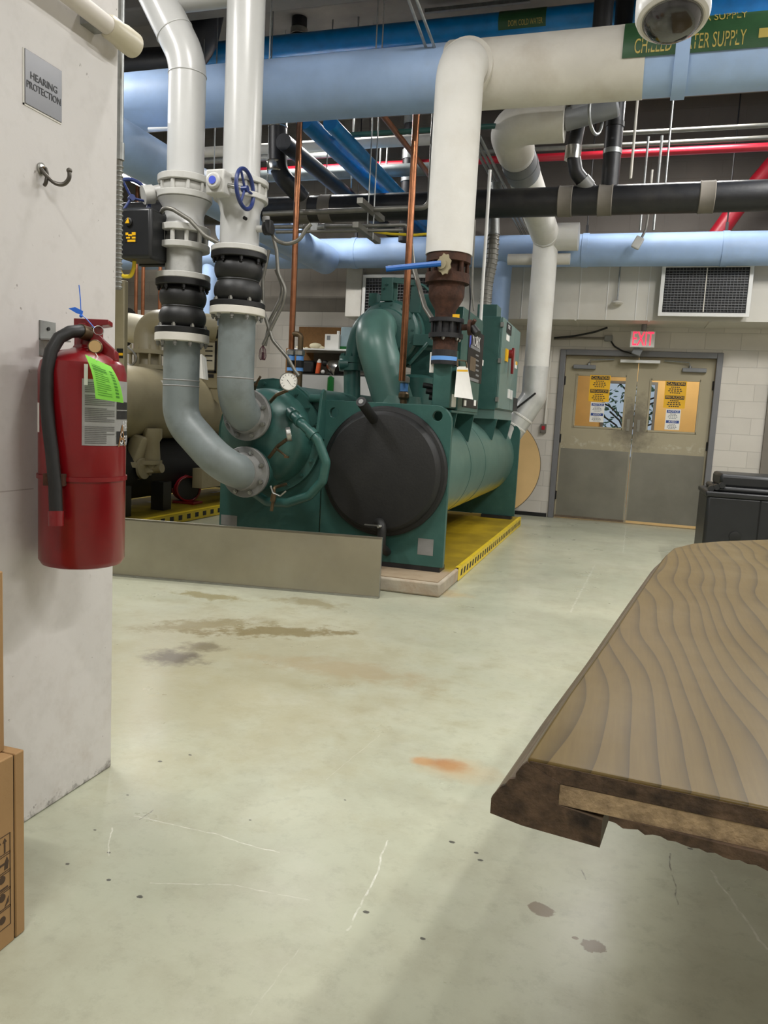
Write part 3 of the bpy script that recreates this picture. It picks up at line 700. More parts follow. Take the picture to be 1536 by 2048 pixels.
# the near end is cut square to the table end
for k in range(n_): vs[k] = V((vs[k].x, yN(vs[k].x), vs[k].z))
fs = [(i*n_+k, i*n_+(k+1) % n_, (i+1)*n_+(k+1) % n_, (i+1)*n_+k) for i in range(len(rows)-1) for k in range(n_)]+[tuple((len(rows)-1)*n_+k for k in range(n_))]
mb.add(vs, fs)
em = obj('edge_molding', mb, 'edge_wood', tb)
obj('cut_end', MB().add([q+V((0, -.0015, 0)) for q in vs[:n_]]+[q+V((0, .004, 0)) for q in vs[:n_]], [tuple(range(n_)), tuple(range(2*n_-1, n_-1, -1))]+[(i, (i+1) % n_, n_+(i+1) % n_, n_+i) for i in range(n_)], False), 'wood_end', em)
o2 = inset(pl, .047); sub = o2+[(2.05, o2[-1][1]), (2.05, near.y-.11)]
sub[0] = (tA.x+.046, yN(tA.x+.046)+.001)
ub = obj('under_panel', MB().prism(sub, (0, 0, ZT-.056), X_, Y_, (0, 0, .0285)), 'ply_edge', tb)
mb = MB(); rows = []
for k in range(140):
    x = tA.x+.112+(1.2-tA.x)*k/139; jag = random.uniform(0, .006)+min(.014, .002+k*.0005); rows.append((x, jag))
mb.prism([(x, -.0562) for x, j in rows]+[(x, -.060-j) for x, j in reversed(rows)], (0, yN(tA.x)+.004, ZT), X_, Z_, (0, .05, 0)); 
for q in mb.v: q.y += (near.y-tA.y)/(near.x-tA.x)*(q.x-tA.x)
obj('splintered_edge', mb, 'wood_end', tb)
obj('pedestal', MB().bx(1.25, 1.65, 1.7, 3.0, .06, ZT-.05).bx(1.1, 1.8, 1.5, 3.2, 0, .06), 'edge_wood', tb, bevel=.01)
# ================================================================== GREEN CHILLER
def bolts(parent, c, ax, R, n, r=.012, h=.02, m='green', a0=0.2, skip=()):
    """hex heads round a flange, one object each, sharing one mesh"""
    c = V(c); ax = V(ax).normalized(); a = ax.orthogonal().normalized(); b_ = ax.cross(a); first = None
    for i in range(n):
        if i in skip: continue
        p = c+(a*math.cos(a0+2*PI*i/n)+b_*math.sin(a0+2*PI*i/n))*R
        if first is None:
            first = obj('bolt', MB().lathe([(r, 0), (r, h), (r*.6, h), (r*.6, h*1.5)], p, ax, 6), m, parent); p0 = p
        else:
            o = first.copy(); COL.objects.link(o); o.parent = parent; o.location = p-p0
PZ = .105                                   # pad top
padX1 = -1.125
pd = thing('housekeeping_pad', 'low concrete plinth under the green chiller with yellow painted top', 'plinth', (-2.2, 7.1, 0))
obj('slab', MB().bx(-3.35, padX1, 5.02, 9.2, 0, PZ-.006), 'pad_concrete', pd, bevel=.014)
obj('painted_top', MB().bx(-3.33, padX1-.02, 5.04, 9.18, PZ-.006, PZ), 'pad_yellow', pd)
tp = obj('hazard_tape', MB().bx(padX1, padX1+.003, 5.62, 9.2, .004, PZ-.002).bx(padX1-.025, padX1+.003, 5.62, 9.2, PZ, PZ+.002), 'tape_yellow', pd)
mb = MB(); y = 5.7
while y < 9.15:
    mb.prism([(y, .03), (y+.055, .03), (y+.075, .078), (y+.02, .078)], (padX1+.003, 0, 0), Y_, Z_, (.0012, 0, 0)); y += .115
obj('hazard_stripes', mb, 'black', tp, kind='stuff')
YF = 5.36; EC = V((-1.667, 0, .808)); XR = -1.19; XL = -2.155
ch = thing('chiller', 'large dark green water chiller with black insulated end cap on the yellow pad', 'chiller', (-2.0, 7.1, PZ))
sp = rrect(XL, XR, .14, 1.305, .12, corners=(1, 0, 0, 0))
hl = [circ(pY(875, 832, YF).x, pY(875, 832, YF).z, .036), circ(pY(668, 825, YF).x, pY(668, 825, YF).z, .036)]
sh = obj('evaporator_tube_sheet', MB().prism(sp, (0, YF, 0), X_, Z_, (0, .05, 0), holes=hl), 'green', ch, bevel=.003)
q = pY(851, 1094, YF); obj('name_plate', MB().bx(q.x-.058, q.x+.058, YF-.002, YF, q.z-.06, q.z+.06), 'flange_grey', sh)
obj('evaporator_foot', MB().bx(XL+.05, XR-.02, YF+.002, YF+.16, PZ, .14), 'black_iron', ch)
e0 = EC+Y_*(YF+.05)
obj('evaporator_shell', MB().lathe([(.445, 0), (.445, 3.5)], e0, Y_, 64, cap=False), 'shell_green', ch)
for yy in (6.35, 7.05): obj('weld_seam', MB().lathe([(.446, yy), (.4485, yy+.006), (.446, yy+.012)], EC, Y_, 64, cap=False), 'green', ch)
s2 = rrect(XL, -1.172, .14, 1.2, .1, corners=(1, 0, 0, 0)); q = pY(1020, 857, 8.92)
obj('evaporator_tube_sheet', MB().prism(s2, (0, 8.91, 0), X_, Z_, (0, .05, 0), holes=[circ(q.x, q.z, .045)]), 'green', ch, bevel=.003)
obj('evaporator_foot', MB().bx(-1.55, -1.2, 8.86, 9.0, PZ, .14), 'black_iron', ch)
hd = obj('insulated_head', MB().lathe([(.474, 0), (.474, .03), (.462, .045), (.44, .05), (.432, .085), (.41, .11), (.3, .128), (0, .135)], EC+Y_*YF, -Y_, 64), 'black_foam', ch)
a = pY(747, 838, YF-.11); b_ = pY(722, 803, YF-.36)
st = obj('insulated_nozzle', MB().cyl(a, b_, .036), 'black_foam', hd)
obj('nozzle_cap', MB().cyl(b_, b_+(b_-a).normalized()*.003, .017), 'flange_grey', st)
a = pY(768, 1048, YF-.13)
dr = obj('drain_pipe', MB().tube([EC+V((.0, YF-.1, -.36)), V((a.x, YF-.17, a.z+.01)), V((a.x, YF-.17, a.z-.16)), V((a.x, YF-.02, a.z-.22))], .032, .05), 'black_foam', ch)
q = V((a.x-.02, YF-.21, a.z-.01)); obj('drain_lever', MB().box(q+V((-.05, 0, .005)), (.1, .012, .008)).cyl(q, q+V((.02, .03, 0)), .012), 'steel', dr)
# condenser
CC = V((-2.585, 0, 1.01))
cp = [(-3.01, .14), (-2.165, .14), (-2.165, 1.33)]
cp += [(CC.x+.44*math.cos(t_), CC.z+.44*math.sin(t_)) for t_ in [math.radians(42+k*12) for k in range(12)]]+[(-3.01, 1.03)]
csh = obj('condenser_tube_sheet', MB().prism(cp, (0, YF, 0), X_, Z_, (0, .05, 0)), 'green', ch, bevel=.003)
q = pY(458, 1043, YF); obj('name_plate', MB().bx(q.x-.07, q.x+.07, YF-.002, YF, q.z-.03, q.z+.05), 'flange_grey', csh)
obj('condenser_shell', MB().lathe([(.40, 0), (.40, 3.5)], CC+Y_*(YF+.05), Y_, 48), 'green', ch)
obj('condenser_foot', MB().bx(-2.95, -2.2, YF, YF+.16, PZ, .14), 'black_iron', ch)
obj('condenser_tube_sheet', MB().prism(cp, (0, 8.91, 0), X_, Z_, (0, .05, 0)), 'green', ch)
# lug between the sheets
a = pY(643, 792, YF-.03)
obj('lifting_lug', MB().prism([(YF-.14, a.z-.3), (YF, a.z-.32), (YF, a.z+.03), (YF-.03, a.z+.05), (YF-.07, a.z+.02)], (-2.168, 0, 0), Y_, Z_, (.02, 0, 0)).cyl((-2.26, YF-.04, a.z-.02), (-2.15, YF-.04, a.z-.02), .03), 'green', ch, bevel=.002)
wbx = obj('water_box', MB().lathe([(.425, 0), (.425, .045), (.365, .05), (.355, .14), (.31, .22), (.2, .285), (0, .315)], CC+Y_*YF, -Y_, 56), 'green', ch)
bolts(wbx, CC+Y_*(YF-.045), -Y_, .395, 18, .015, .02, 'green')
NX = -2.575; NZ = (pY(497, 830, 5.0).z, pY(497, 943, 5.0).z)
for z in NZ:
    nb = obj('water_nozzle', MB().lathe([(.15, 0), (.128, .09), (.122, .24), (.175, .245), (.175, .27)], (NX, 5.24, z), -Y_, 36), 'green', wbx)
q = pY(640, 868, 5.1)
lp = [pY(px, py, yy) for px, py, yy in ((580, 822, 5.15), (606, 850, 5.0), (636, 880, 4.99), (652, 925, 5.0), (645, 962, 5.02), (618, 992, 5.04), (575, 1006, 5.06), (535, 1004, 5.1), (508, 985, 5.2))]
vl = obj('vent_loop_pipe', MB().tube(lp[:1]+[lp[0].lerp(lp[1], .6)]+lp[1:], .034, .06, 16), 'green', wbx)
for k in ((0, .25), (0, .75), (1, .6)):
    c_ = lp[k[0]].lerp(lp[k[0]+1], k[1]); d_ = (lp[k[0]+1]-lp[k[0]]).normalized()
    obj('coupling', MB().cyl(c_-d_*.022, c_+d_*.022, .043), 'green', vl)
def gauge(parent_label, c, n_, R, stem, thing_label):
    g_ = thing('pressure_gauge', thing_label, 'gauge', c)
    obj('case', MB().lathe([(R*.9, -.03), (R, -.025), (R, .0), (R*.93, .004), (R*.9, 0)], c, n_, 32), 'steel', g_)
    dl = obj('dial', MB().lathe([(R*.9, 0), (R*.9, .001)], c, n_, 32), 'paper', g_)
    n_ = V(n_).normalized(); u_ = Z_.cross(n_).normalized(); v_ = n_.cross(u_); mb = MB()
    for k in range(11):
        t_ = math.radians(-135+27*k)+PI/2; p_ = c+n_*.0014+(u_*math.cos(t_)+v_*math.sin(t_))*R*.72; d_ = (u_*math.cos(t_)+v_*math.sin(t_))*R*.1; e_ = d_.cross(n_).normalized()*R*.025
        mb.add([p_-d_-e_, p_-d_+e_, p_+d_+e_, p_+d_-e_], [(0, 1, 2, 3)], False)
    obj('scale_marks', mb, 'text_dark', dl, fixn=False)
    d_ = (u_*.6-v_*.8)*R*.7; e_ = d_.cross(n_).normalized()*R*.035; p_ = c+n_*.0018
    obj('needle', MB().add([p_-e_-d_*.3, p_+e_-d_*.3, p_+d_], [(0, 1, 2)], False), 'text_dark', dl, fixn=False)
    obj('stem', MB().tube(stem, .013, .02, 10), 'brass', g_)
    return g_
g0 = pY(577, 763, 4.95)
gauge('', g0, (.46, -.88, .05), .063, [g0+V((-.02, .03, -.06)), pY(553, 790, 5.0), pY(538, 806, 5.08)], 'round white dial pressure gauge standing above the upper condenser nozzle')
g1 = pY(581, 868, 4.93)
gauge('', g1, (.9, .4, .2), .05, [g1+V((-.02, -.02, -.04)), pY(556, 892, 4.98), pY(538, 915, 5.02)], 'pressure gauge seen edge-on beside the lower condenser nozzle')
obj('needle_valve', MB().tube([pY(552, 897, 4.97), pY(563, 905, 4.95), pY(573, 913, 4.94)], .008, .01, 8).box(pY(573, 914, 4.94), (.03, .02, .014)), 'brass', wbx)
dv = [pY(px, py, 4.98) for px, py in ((548, 975), (548, 988), (545, 1003), (543, 1022))]
dvo = obj('drain_valve', MB().tube([dv[0]+V((0, .2, .01)), dv[0], dv[1], dv[3]], .012, .02, 10).cyl(dv[1], dv[2], .02), 'brass', wbx)
obj('valve_lever', MB().tube([pY(541, 972, 4.95), pY(546, 986, 4.94), pY(560, 992, 4.94), pY(572, 982, 4.94)], .006, .01, 8), 'steel', dvo)
obj('bleed_valve', MB().tube([pY(508, 775, 5.0), pY(514, 764, 4.98), pY(521, 753, 4.97)], .009, .01, 8).cyl(pY(508, 778, 5.02), pY(512, 768, 4.99), .014), 'brass', wbx)

# compressor
vc = pY(772, 664, 6.72)
cm = obj('compressor_volute', MB().lathe([(.16, -.06), (.2, -.05), (.21, .0), (.27, .02), (.29, .05), (.285, .12), (.305, .125), (.31, .2), (.285, .21), (.28, .3), (.3, .31), (.3, .38), (.25, .4)], vc, Y_, 48), 'green', ch)
bolts(cm, vc+Y_*.03, -Y_, .245, 14, .013, .02)
obj('compressor_motor', MB().lathe([(.25, 0), (.25, .75), (.22, .82), (.1, .84)], vc+Y_*.4, Y_, 36), 'green', ch)
k0 = pY(740, 650, 6.42); k1 = pY(795, 830, 6.42)
se = obj('suction_elbow', MB().tube([k0+V((.0, .4, .0)), k0, k1], .172, .27, 36, seg=14), 'dust_green', ch)
obj('suction_base', MB().lathe([(.22, 1.2), (.21, k1.z+.02), (.195, k1.z+.09), (.18, k1.z+.16)], (k1.x+.01, 6.42, 0), Z_, 36), 'dust_green', se)
obj('suction_collar', MB().lathe([(.174, 0), (.19, .01), (.19, .04), (.174, .05)], k0+V((0, .28, 0)), Y_, 36), 'green', se)
g2 = obj('gear_housing', MB().prism([(-.02, -.2), (.27, -.2), (.31, -.06), (.31, .12), (.24, .2), (-.02, .2)], pY(825, 632, 7.0), X_, Z_, (0, .45, 0)), 'green', ch, bevel=.02)
dc = [pY(722, 650, 6.8), pY(710, 692, 6.8), pY(704, 745, 6.8), pY(704, 800, 6.8)]
ds = obj('discharge_pipe', MB().tube([dc[0]+V((.1, 0, .06)), dc[0], dc[1], dc[2], dc[3]], .078, .2, 20), 'green', ch)
fl_ = obj('discharge_flange', MB().cyl(pY(704, 742, 6.8), pY(704, 728, 6.8), .12).cyl(pY(704, 726, 6.8), pY(705, 714, 6.8), .12), 'green', ds)
bolts(fl_, pY(705, 714, 6.8), Z_, .1, 8, .014, .02)
obj('side_port', MB().cyl(pY(697, 728, 6.72), pY(680, 728, 6.70), .05).cyl(pY(682, 728, 6.70), pY(678, 728, 6.69), .035), 'green', ds)
pb = obj('vane_bracket', MB().bx(*sorted((pY(763, 600, 6.75).x, pY(786, 600, 6.75).x)), 6.72, 6.75, pY(770, 602, 6.73).z, pY(770, 555, 6.73).z), 'green', ch, bevel=.004)
bolts(pb, V(((pY(772, 565, 6.72)).x, 6.72, pY(772, 572, 6.72).z)), -Y_, .02, 2, .012, .02)
obj('linkage_arm', MB().box(pY(808, 563, 6.74), (.2, .03, .045), Matrix.Rotation(.12, 3, 'Y')).tube([pY(826, 562, 6.8), pY(848, 572, 6.8), pY(868, 590, 6.8), pY(905, 612, 6.8), pY(925, 622, 6.8)], .012, .08, 10), 'green', ch)
obj('linkage_plate', MB().prism([(0, 0), (.07, 0), (.09, -.05), (.09, -.24), (-.01, -.24)], pY(823, 570, 6.75), X_, Z_, (0, .02, 0)), 'green', ch, bevel=.003)
obj('linkage_link', MB().bx(*sorted((pY(786, 600, 6.8).x, pY(794, 600, 6.8).x)), 6.79, 6.81, pY(770, 606, 6.8).z, pY(770, 566, 6.8).z), 'dust_green', ch)
obj('oil_box', MB().bx(*sorted((pY(737, 600, 6.8).x, pY(754, 600, 6.8).x)), 6.8, 6.9, pY(745, 612, 6.8).z, pY(745, 586, 6.8).z), 'green', ch, bevel=.004)
obj('support_bracket', MB().bx(*sorted((pY(826, 680, 6.7).x, pY(866, 680, 6.7).x)), 6.7, 6.9, pY(845, 691, 6.7).z, pY(845, 668, 6.7).z), 'green', ch, bevel=.004)
a, b_ = pY(818, 728, 6.68), pY(856, 686, 6.68); d_ = b_-a
obj('brace', MB().tube([a, b_], .016, n=8), 'green', ch)
obj('oil_sump', MB().lathe([(.1, 0), (.16, .02), (.16, .3), (.1, .33)], V((pY(835, 760, 6.9).x, 6.9, 1.27)), Z_, 28), 'green', ch)
obj('support_plate', MB().bx(pY(822, 730, 6.95).x, pY(868, 730, 6.95).x+.1, 6.95, 7.0, 1.2, pY(835, 700, 6.95).z), 'green', ch)
obj('cross_rail', MB().bx(pY(600, 790, 6.2).x, pY(735, 790, 6.2).x, 6.1, 6.22, 1.24, 1.29), 'green', ch)
for i in range(3):
    a = pY(846+6*i, 770+12*i, 5.9); obj('oil_line', MB().tube([a, a+V((.08, .03, -.01)), a+V((.13, .02, -.09)), a+V((.16, .1, -.14))], .022, .05, 10), 'black_rubber', ch)
# starter cabinet and control panel (fronts face the aisle)
XC = -1.222
cabf = obj('starter_cabinet', MB().bx(-1.78, XC-.022, 7.5, 8.72, 1.33, 2.215), 'green', ch, bevel=.006)
obj('cabinet_base', MB().bx(-1.6, XC-.03, 7.52, 8.7, 1.24, 1.33), 'green_door', cabf)
yS = pX(1023, 760, XC).y
for y0, y1 in ((7.505, yS-.003), (yS+.003, 8.715)): obj('cabinet_door', MB().bx(XC-.022, XC, y0, y1, 1.345, 2.21), 'green_door', cabf, bevel=.004)
for z in (1.43, 1.8, 2.14): obj('hinge', MB().bx(XC-.025, XC+.006, 7.488, 7.512, z-.022, z+.022), 'steel', cabf)
def face(px0, py0, px1, py1, x, t=.003):
    a, b_ = pX(px0, py0, x), pX(px1, py1, x); return MB().bx(x, x+t, a.y, b_.y, min(a.z, b_.z), max(a.z, b_.z))
l1 = obj('cabinet_label', face(1014, 644, 1022, 672, XC), 'black', cabf); obj('warning_label', face(1013, 668, 1018, 684, XC), 'paper', cabf)
a = pX(1018.5, 655, XC+.0035); obj('cabinet_lettering', textmesh(MB(), 'YORK', .055, a, Y_, Z_, .001, maxw=.16), 'text_white', l1)
obj('cabinet_label', face(1027, 795, 1033, 823, XC), 'black', cabf)
for x_, y_ in ((1015.5, 778), (1020.5, 780)): obj('switch_plate', face(x_, y_-0, x_+2.6, y_+19, XC, .008), 'white_plastic', cabf)
obj('warning_label', face(1030, 723, 1033, 738, XC), 'paper', cabf); obj('caution_label', face(1031, 722, 1034, 731, XC+.001), 'caution_yellow', cabf)
a = pX(1013, 711, XC); hp_ = obj('switch_plate', MB().bx(XC, XC+.012, a.y-.09, a.y+.05, a.z-.06, a.z+.06), 'caution_yellow', cabf)
a = pX(1018, 708, XC); obj('switch_handle', MB().cyl(a, a+X_*.04, .045).prism([(-.03, .06), (.05, .05), (.05, -.06), (.03, -.2), (-.01, -.2), (-.03, -.05)], a+X_*.03, Y_, Z_, (.025, 0, 0)), 'red_paint', hp_, bevel=.004)
q0, q1 = pY(958, 630, 7.7), pY(998, 612, 7.7)
obj('conduit_box', MB().bx(q0.x, q1.x, 7.6, 7.85, 2.215, q1.z), 'green', cabf, bevel=.004)
PY0, PY1 = 5.67, 6.48
pn = obj('control_panel', MB().prism([(PY0, 1.278), (PY1, 1.278), (PY1, 2.0), (PY1-.03, 2.035), (PY0, 2.035)], (XC-.11, 0, 0), Y_, Z_, (.11, 0, 0)), 'green', ch, bevel=.004)
dp = obj('display_board', face(938.5, 652, 961, 768, XC, .004), 'black', pn)
a = pX(947, 662, XC); b_ = pX(957, 678, XC); 
a = pX(951, 683, XC+.0045); obj('display_lettering', textmesh(MB(), 'YORK', .125, a+V((0, .04, 0)), Y_, Z_, .001, maxw=.36), 'text_white', dp)
a = pX(940.8, 680, XC+.0045); obj('logo_bar', MB().bx(XC+.004, XC+.0048, a.y-.02, a.y+.03, a.z-.055, a.z+.055), 'logo_blue', dp)
a = pX(951, 697, XC+.0045); obj('display_print', MB().bx(XC+.004, XC+.0048, a.y-.22, a.y+.2, a.z-.012, a.z+.012), 'grey_plastic', dp)
obj('screen', face(941, 712, 950, 744, XC+.004, .001), 'edge_wood', dp)
for i in range(5): obj('key_pad', face(951.5, 708+i*10, 957, 714+i*10, XC+.004, .001), 'grey_plastic', dp)
a = pX(948, 760, XC+.0045); obj('display_print', MB().bx(XC+.004, XC+.0048, a.y-.2, a.y+.2, a.z-.012, a.z+.012), 'grey_plastic', dp)
lo_ = obj('lower_plate', face(925.5, 796, 953, 818, XC, .004), 'black', pn); obj('rating_label', face(928, 800, 932, 812, XC+.004, .001), 'paper', lo_); obj('rating_label', face(948, 800, 951.5, 812, XC+.004, .001), 'paper', lo_)
obj('panel_sticker', face(962, 718, 966, 732, XC, .002), 'paper', pn); obj('panel_sticker', face(958.5, 748, 962, 760, XC, .002), 'red_pipe', pn)
sb0 = pY(868, 705, 5.45)
sb = obj('terminal_box', MB().bx(sb0.x, XC-.015, 5.47, PY0-.005, 1.29, pY(868, 696, 5.47).z), 'green', ch, bevel=.006)
obj('box_label', face(904, 788, 914, 815, XC-.015, .002), 'paper', sb)
obj('white_strip', MB().bx(sb0.x-.04, sb0.x-.008, 5.5, 5.53, pY(860, 745, 5.5).z, pY(860, 704, 5.5).z), 'paper', sb)
for y_, xl in ((5.72, -1.62), (6.4, -1.62), (7.6, -1.7), (8.55, -1.7)):
    zt_ = 1.278 if y_ < 7 else 1.24
    obj('support_gusset', MB().prism([(XC-.01, zt_), (xl, zt_), (xl, 1.18), (-1.36, 1.09), (-1.27, 1.03)], (0, y_, 0), X_, Z_, (0, .02, 0)), 'green', ch)
obj('support_shelf', MB().bx(-1.62, XC-.005, 5.5, 6.5, 1.262, 1.277), 'green', ch)
# papers on the panel
a = pX(920, 728, XC+.02)
pp = thing('paper_sheaf', 'sheaf of curled white log sheets clipped to the green control panel', 'papers', a)
def sheetpt(u, v, dx): 
    A = V((914, 733)).lerp(V((935, 733)), u); B = V((911, 794)).lerp(V((946, 799)), u); q = A.lerp(B, v); return pX(q.x, q.y, XC+.02+dx+.05*v*v)
for k in range(3): obj('sheet', MB().grid([[sheetpt(u/4, v/6, .008*k) + V((0, -.02*k*v/6, 0)) for u in range(5)] for v in range(7)], off=(.001, 0, 0)), 'paper', pp)
obj('clip', MB().tube([pX(915, 733, XC+.045), pX(915, 720, XC+.03), pX(932, 722, XC+.03), pX(934, 735, XC+.045)], .006, .01, 8), 'brass', pp)
obj('highlight_strip', MB().grid([[sheetpt(u, v, .018) for u in (0.03, .97)] for v in (.1, .16)]), 'caution_yellow', pp)

# ================================================================== STAINLESS PANEL
a0, a1 = pZ(222, 1151), pZ(757, 1197)
dA = (a1-a0).normalized(); a0 = a0-dA*.65; nA = V((dA.y, -dA.x, 0))
zt_ = pY(768, 1076, a1.y).z
sp_ = thing('splash_panel', 'long brushed stainless steel panel standing on edge in front of the green chiller', 'panel', (a0+a1)/2)
obj('sheet', MB().prism([(0, .012), ((a1-a0).length, .012), ((a1-a0).length, zt_), (0, zt_)], a0, dA, Z_, -nA*.004), 'stainless', sp_)
obj('top_lip', MB().prism([(0, zt_-.012), ((a1-a0).length, zt_-.012), ((a1-a0).length, zt_), (0, zt_)], a0+nA*.0, dA, Z_, -nA*.03), 'stainless', sp_)
obj('bottom_lip', MB().prism([(0, .0), ((a1-a0).length, .0), ((a1-a0).length, .012), (0, .012)], a0+nA*.012, dA, Z_, -nA*.03), 'steel', sp_)
obj('end_flange', MB().prism([(0, 0), (.004, 0), (.004, zt_), (0, zt_)], a1, dA, Z_, -nA*.04), 'steel', sp_)

# ================================================================== CONDENSER WATER RISERS
YC = 4.70; XRp, XLp = -2.545, -2.962
def zR(py): return pY(482, py, YC).z
def zL(py): return pY(368, py, YC).z
def disc(name, X, za, zb, r, m, par, nb=0, bm_='flange_grey', up=True):
    o = obj(name, MB().lathe([(r-.004, min(za, zb)), (r, min(za, zb)+.004), (r, max(za, zb)-.004), (r-.004, max(za, zb))], (X, YC, 0), Z_, 40), m, par)
    if nb: bolts(o, (X, YC, min(za, zb)), -Z_, r-.024, nb, .013, .022, bm_)
    return o
def wheel(par, c, n_, R, m='handle_blue', spokes=3):
    n_ = V(n_).normalized(); a = Z_ if abs(n_.z) < .9 else X_; a = (a-n_*a.dot(n_)).normalized(); b_ = n_.cross(a)
    o = obj('handwheel', MB().ring(c, n_, R, R*.11, 36, 10), m, par)
    mb = MB().cyl(V(c)-n_*.02, V(c)+n_*.02, R*.17)
    for k in range(spokes):
        t_ = 2*PI*k/spokes+.5; d_ = a*math.cos(t_)+b_*math.sin(t_); mb.tube([V(c), V(c)+d_*R], R*.07, n=8)
    obj('spokes', mb, m, o); return o
PR = .121
# right riser
wr = thing('water_riser', 'straight white condenser water pipe rising on the right of the pair', 'pipe', (XRp, YC, zR(361)), 'white condenser water risers')
zt = 4.55
obj('riser_pipe', MB().lathe([(PR, zR(361)), (PR, zt)], (XRp, YC, 0), Z_, 40), 'white_pipe', wr)
zb_ = pY(415, 0, YC).z+.06
obj('branch_pipe', MB().tube([(XRp, YC+.02, zb_), (XRp-.55, YC+.02, zb_)], .1, n=28), 'white_pipe', wr)
disc('flange', XRp, zR(373), zR(362), .178, 'flange_white', wr, 0)
bvR = thing('butterfly_valve', 'white wafer valve with blue handwheel on the right riser', 'valve', (XRp, YC, zR(392)), 'valves on the white risers')
obj('valve_body', MB().lathe([(.15, zR(391)), (.155, zR(388)), (.155, zR(377)), (.15, zR(374))], (XRp, YC, 0), Z_, 36), 'flange_white', bvR)
bolts(bvR, (XRp, YC, zR(392)), Z_, .157, 10, .014, zR(374)-zR(392), 'flange_white')
gq = pY(437, 367, YC-.22)
gb = obj('gear_box', MB().box(gq, (.13, .1, .15)).cyl(gq+V((0, -.05, 0)), gq+V((0, -.075, 0)), .05), 'flange_white', bvR, bevel=.012)
obj('gear_cap', MB().cyl(gq+V((0, -.075, 0)), gq+V((0, -.08, 0)), .024), 'logo_blue', gb)
wq = pY(490, 378, YC-.2); obj('shaft', MB().cyl(gq, wq, .014), 'steel', gb)
obj('valve_neck', MB().cyl(gq, (XRp-.02, YC-.1, gq.z), .04), 'flange_white', bvR)
wheel(bvR, wq, (1, .02, .04), .118)
spR = thing('pipe_spool', 'white flanged pipe spool between valve and black rubber joint on the right riser', 'pipe', (XRp, YC, zR(508)))
obj('spool_body', MB().lathe([(.16, zR(403)-.0), (.135, zR(418)), (.128, zR(430)), (.128, zR(497))], (XRp, YC, 0), Z_, 40), 'white_pipe', spR)
disc('flange', XRp, zR(404), zR(393), .178, 'flange_white', spR, 0); disc('flange', XRp, zR(508), zR(497), .182, 'flange_white', spR, 10, 'flange_white')
tq = pY(489, 436, YC-.13); obj('plug_hole', MB().cyl(tq+V((0, .02, 0)), tq+V((.0, -.004, 0)), .011), 'gap_dark', spR)
def rubber(X, zz, py0, py1, py2, py3, label, nb):
    t_ = thing('expansion_joint', label, 'rubber joint', (X, YC, zz(py3)), 'black rubber expansion joints')
    h0, h1 = zz(py1), zz(py2); H = h0-h1
    pr = []
    for k in range(33):
        s_ = k/32; r_ = .128+.03*abs(math.sin(2*PI*s_))**.7
        pr.append((r_, h1+H*s_))
    obj('bellows', MB().lathe(pr, (X, YC, 0), Z_, 40), 'black_rubber', t_)
    obj('root_ring', MB().ring((X, YC, (h0+h1)/2), Z_, .126, .012, 36), 'black_rubber', t_)
    disc('retaining_flange', X, zz(py1)-.0, zz(py0), .182, 'black', t_, nb, 'black_iron'); f2 = disc('retaining_flange', X, zz(py3), zz(py2), .182, 'black', t_)
    bolts(f2, (X, YC, zz(py2)), Z_, .158, nb, .015, .016, 'steel')
rubber(XRp, zR, 508, 520, 606, 617, 'black twin-bulge rubber joint on the right riser', 8)
def lower(X, zz, py0, py1, path, label):
    t_ = thing('elbow_pipe', label, 'pipe', path[-1]); disc('flange', X, zz(py1), zz(py0), .182, 'cream_wrap', t_, 10, 'flange_grey')
    obj('pipe_bend', MB().tube(path, PR+.001, .235, 40, seg=12), 'grey_pipe', t_)
    e = V(path[-1]); f_ = obj('flange', MB().lathe([(.124, -.06), (.134, -.01), (.14, 0), (.179, 0), (.182, .003), (.182, .034)], e-Y_*.035, Y_, 40), 'flange_grey', t_)
    bolts(f_, e-Y_*.035, -Y_, .152, 8, .016, .022, 'steel', .4)
    obj('gasket', MB().cyl(e, e+Y_*.012, .18), 'black', t_)
    return t_
YN = 4.955
pR = lower(XRp, zR, 617, 632, [(XRp, YC, zR(630)), (XRp, YC, NZ[0]), (NX, YN, NZ[0])], 'grey elbow pipe dropping straight into the upper nozzle of the green condenser')
z = pY(480, 757, YC).z; obj('weld_seam', MB().lathe([(PR+.001, z-.006), (PR+.004, z), (PR+.001, z+.006)], (XRp, YC, 0), Z_, 36, cap=False), 'flange_grey', pR)
zk = pY(360, 838, YC).z
pL = lower(XLp, zL, 669, 685, [(XLp, YC, zL(683)), (XLp, YC, zk), (NX, YC, NZ[1]), (NX, YN, NZ[1])], 'grey offset pipe slanting down into the lower nozzle of the green condenser')
for py in (761, 772): 
    z = pY(362, py, YC).z; obj('weld_seam', MB().lathe([(PR+.001, z-.005), (PR+.004, z), (PR+.001, z+.005)], (XLp, YC, 0), Z_, 36, cap=False), 'flange_grey', pL)
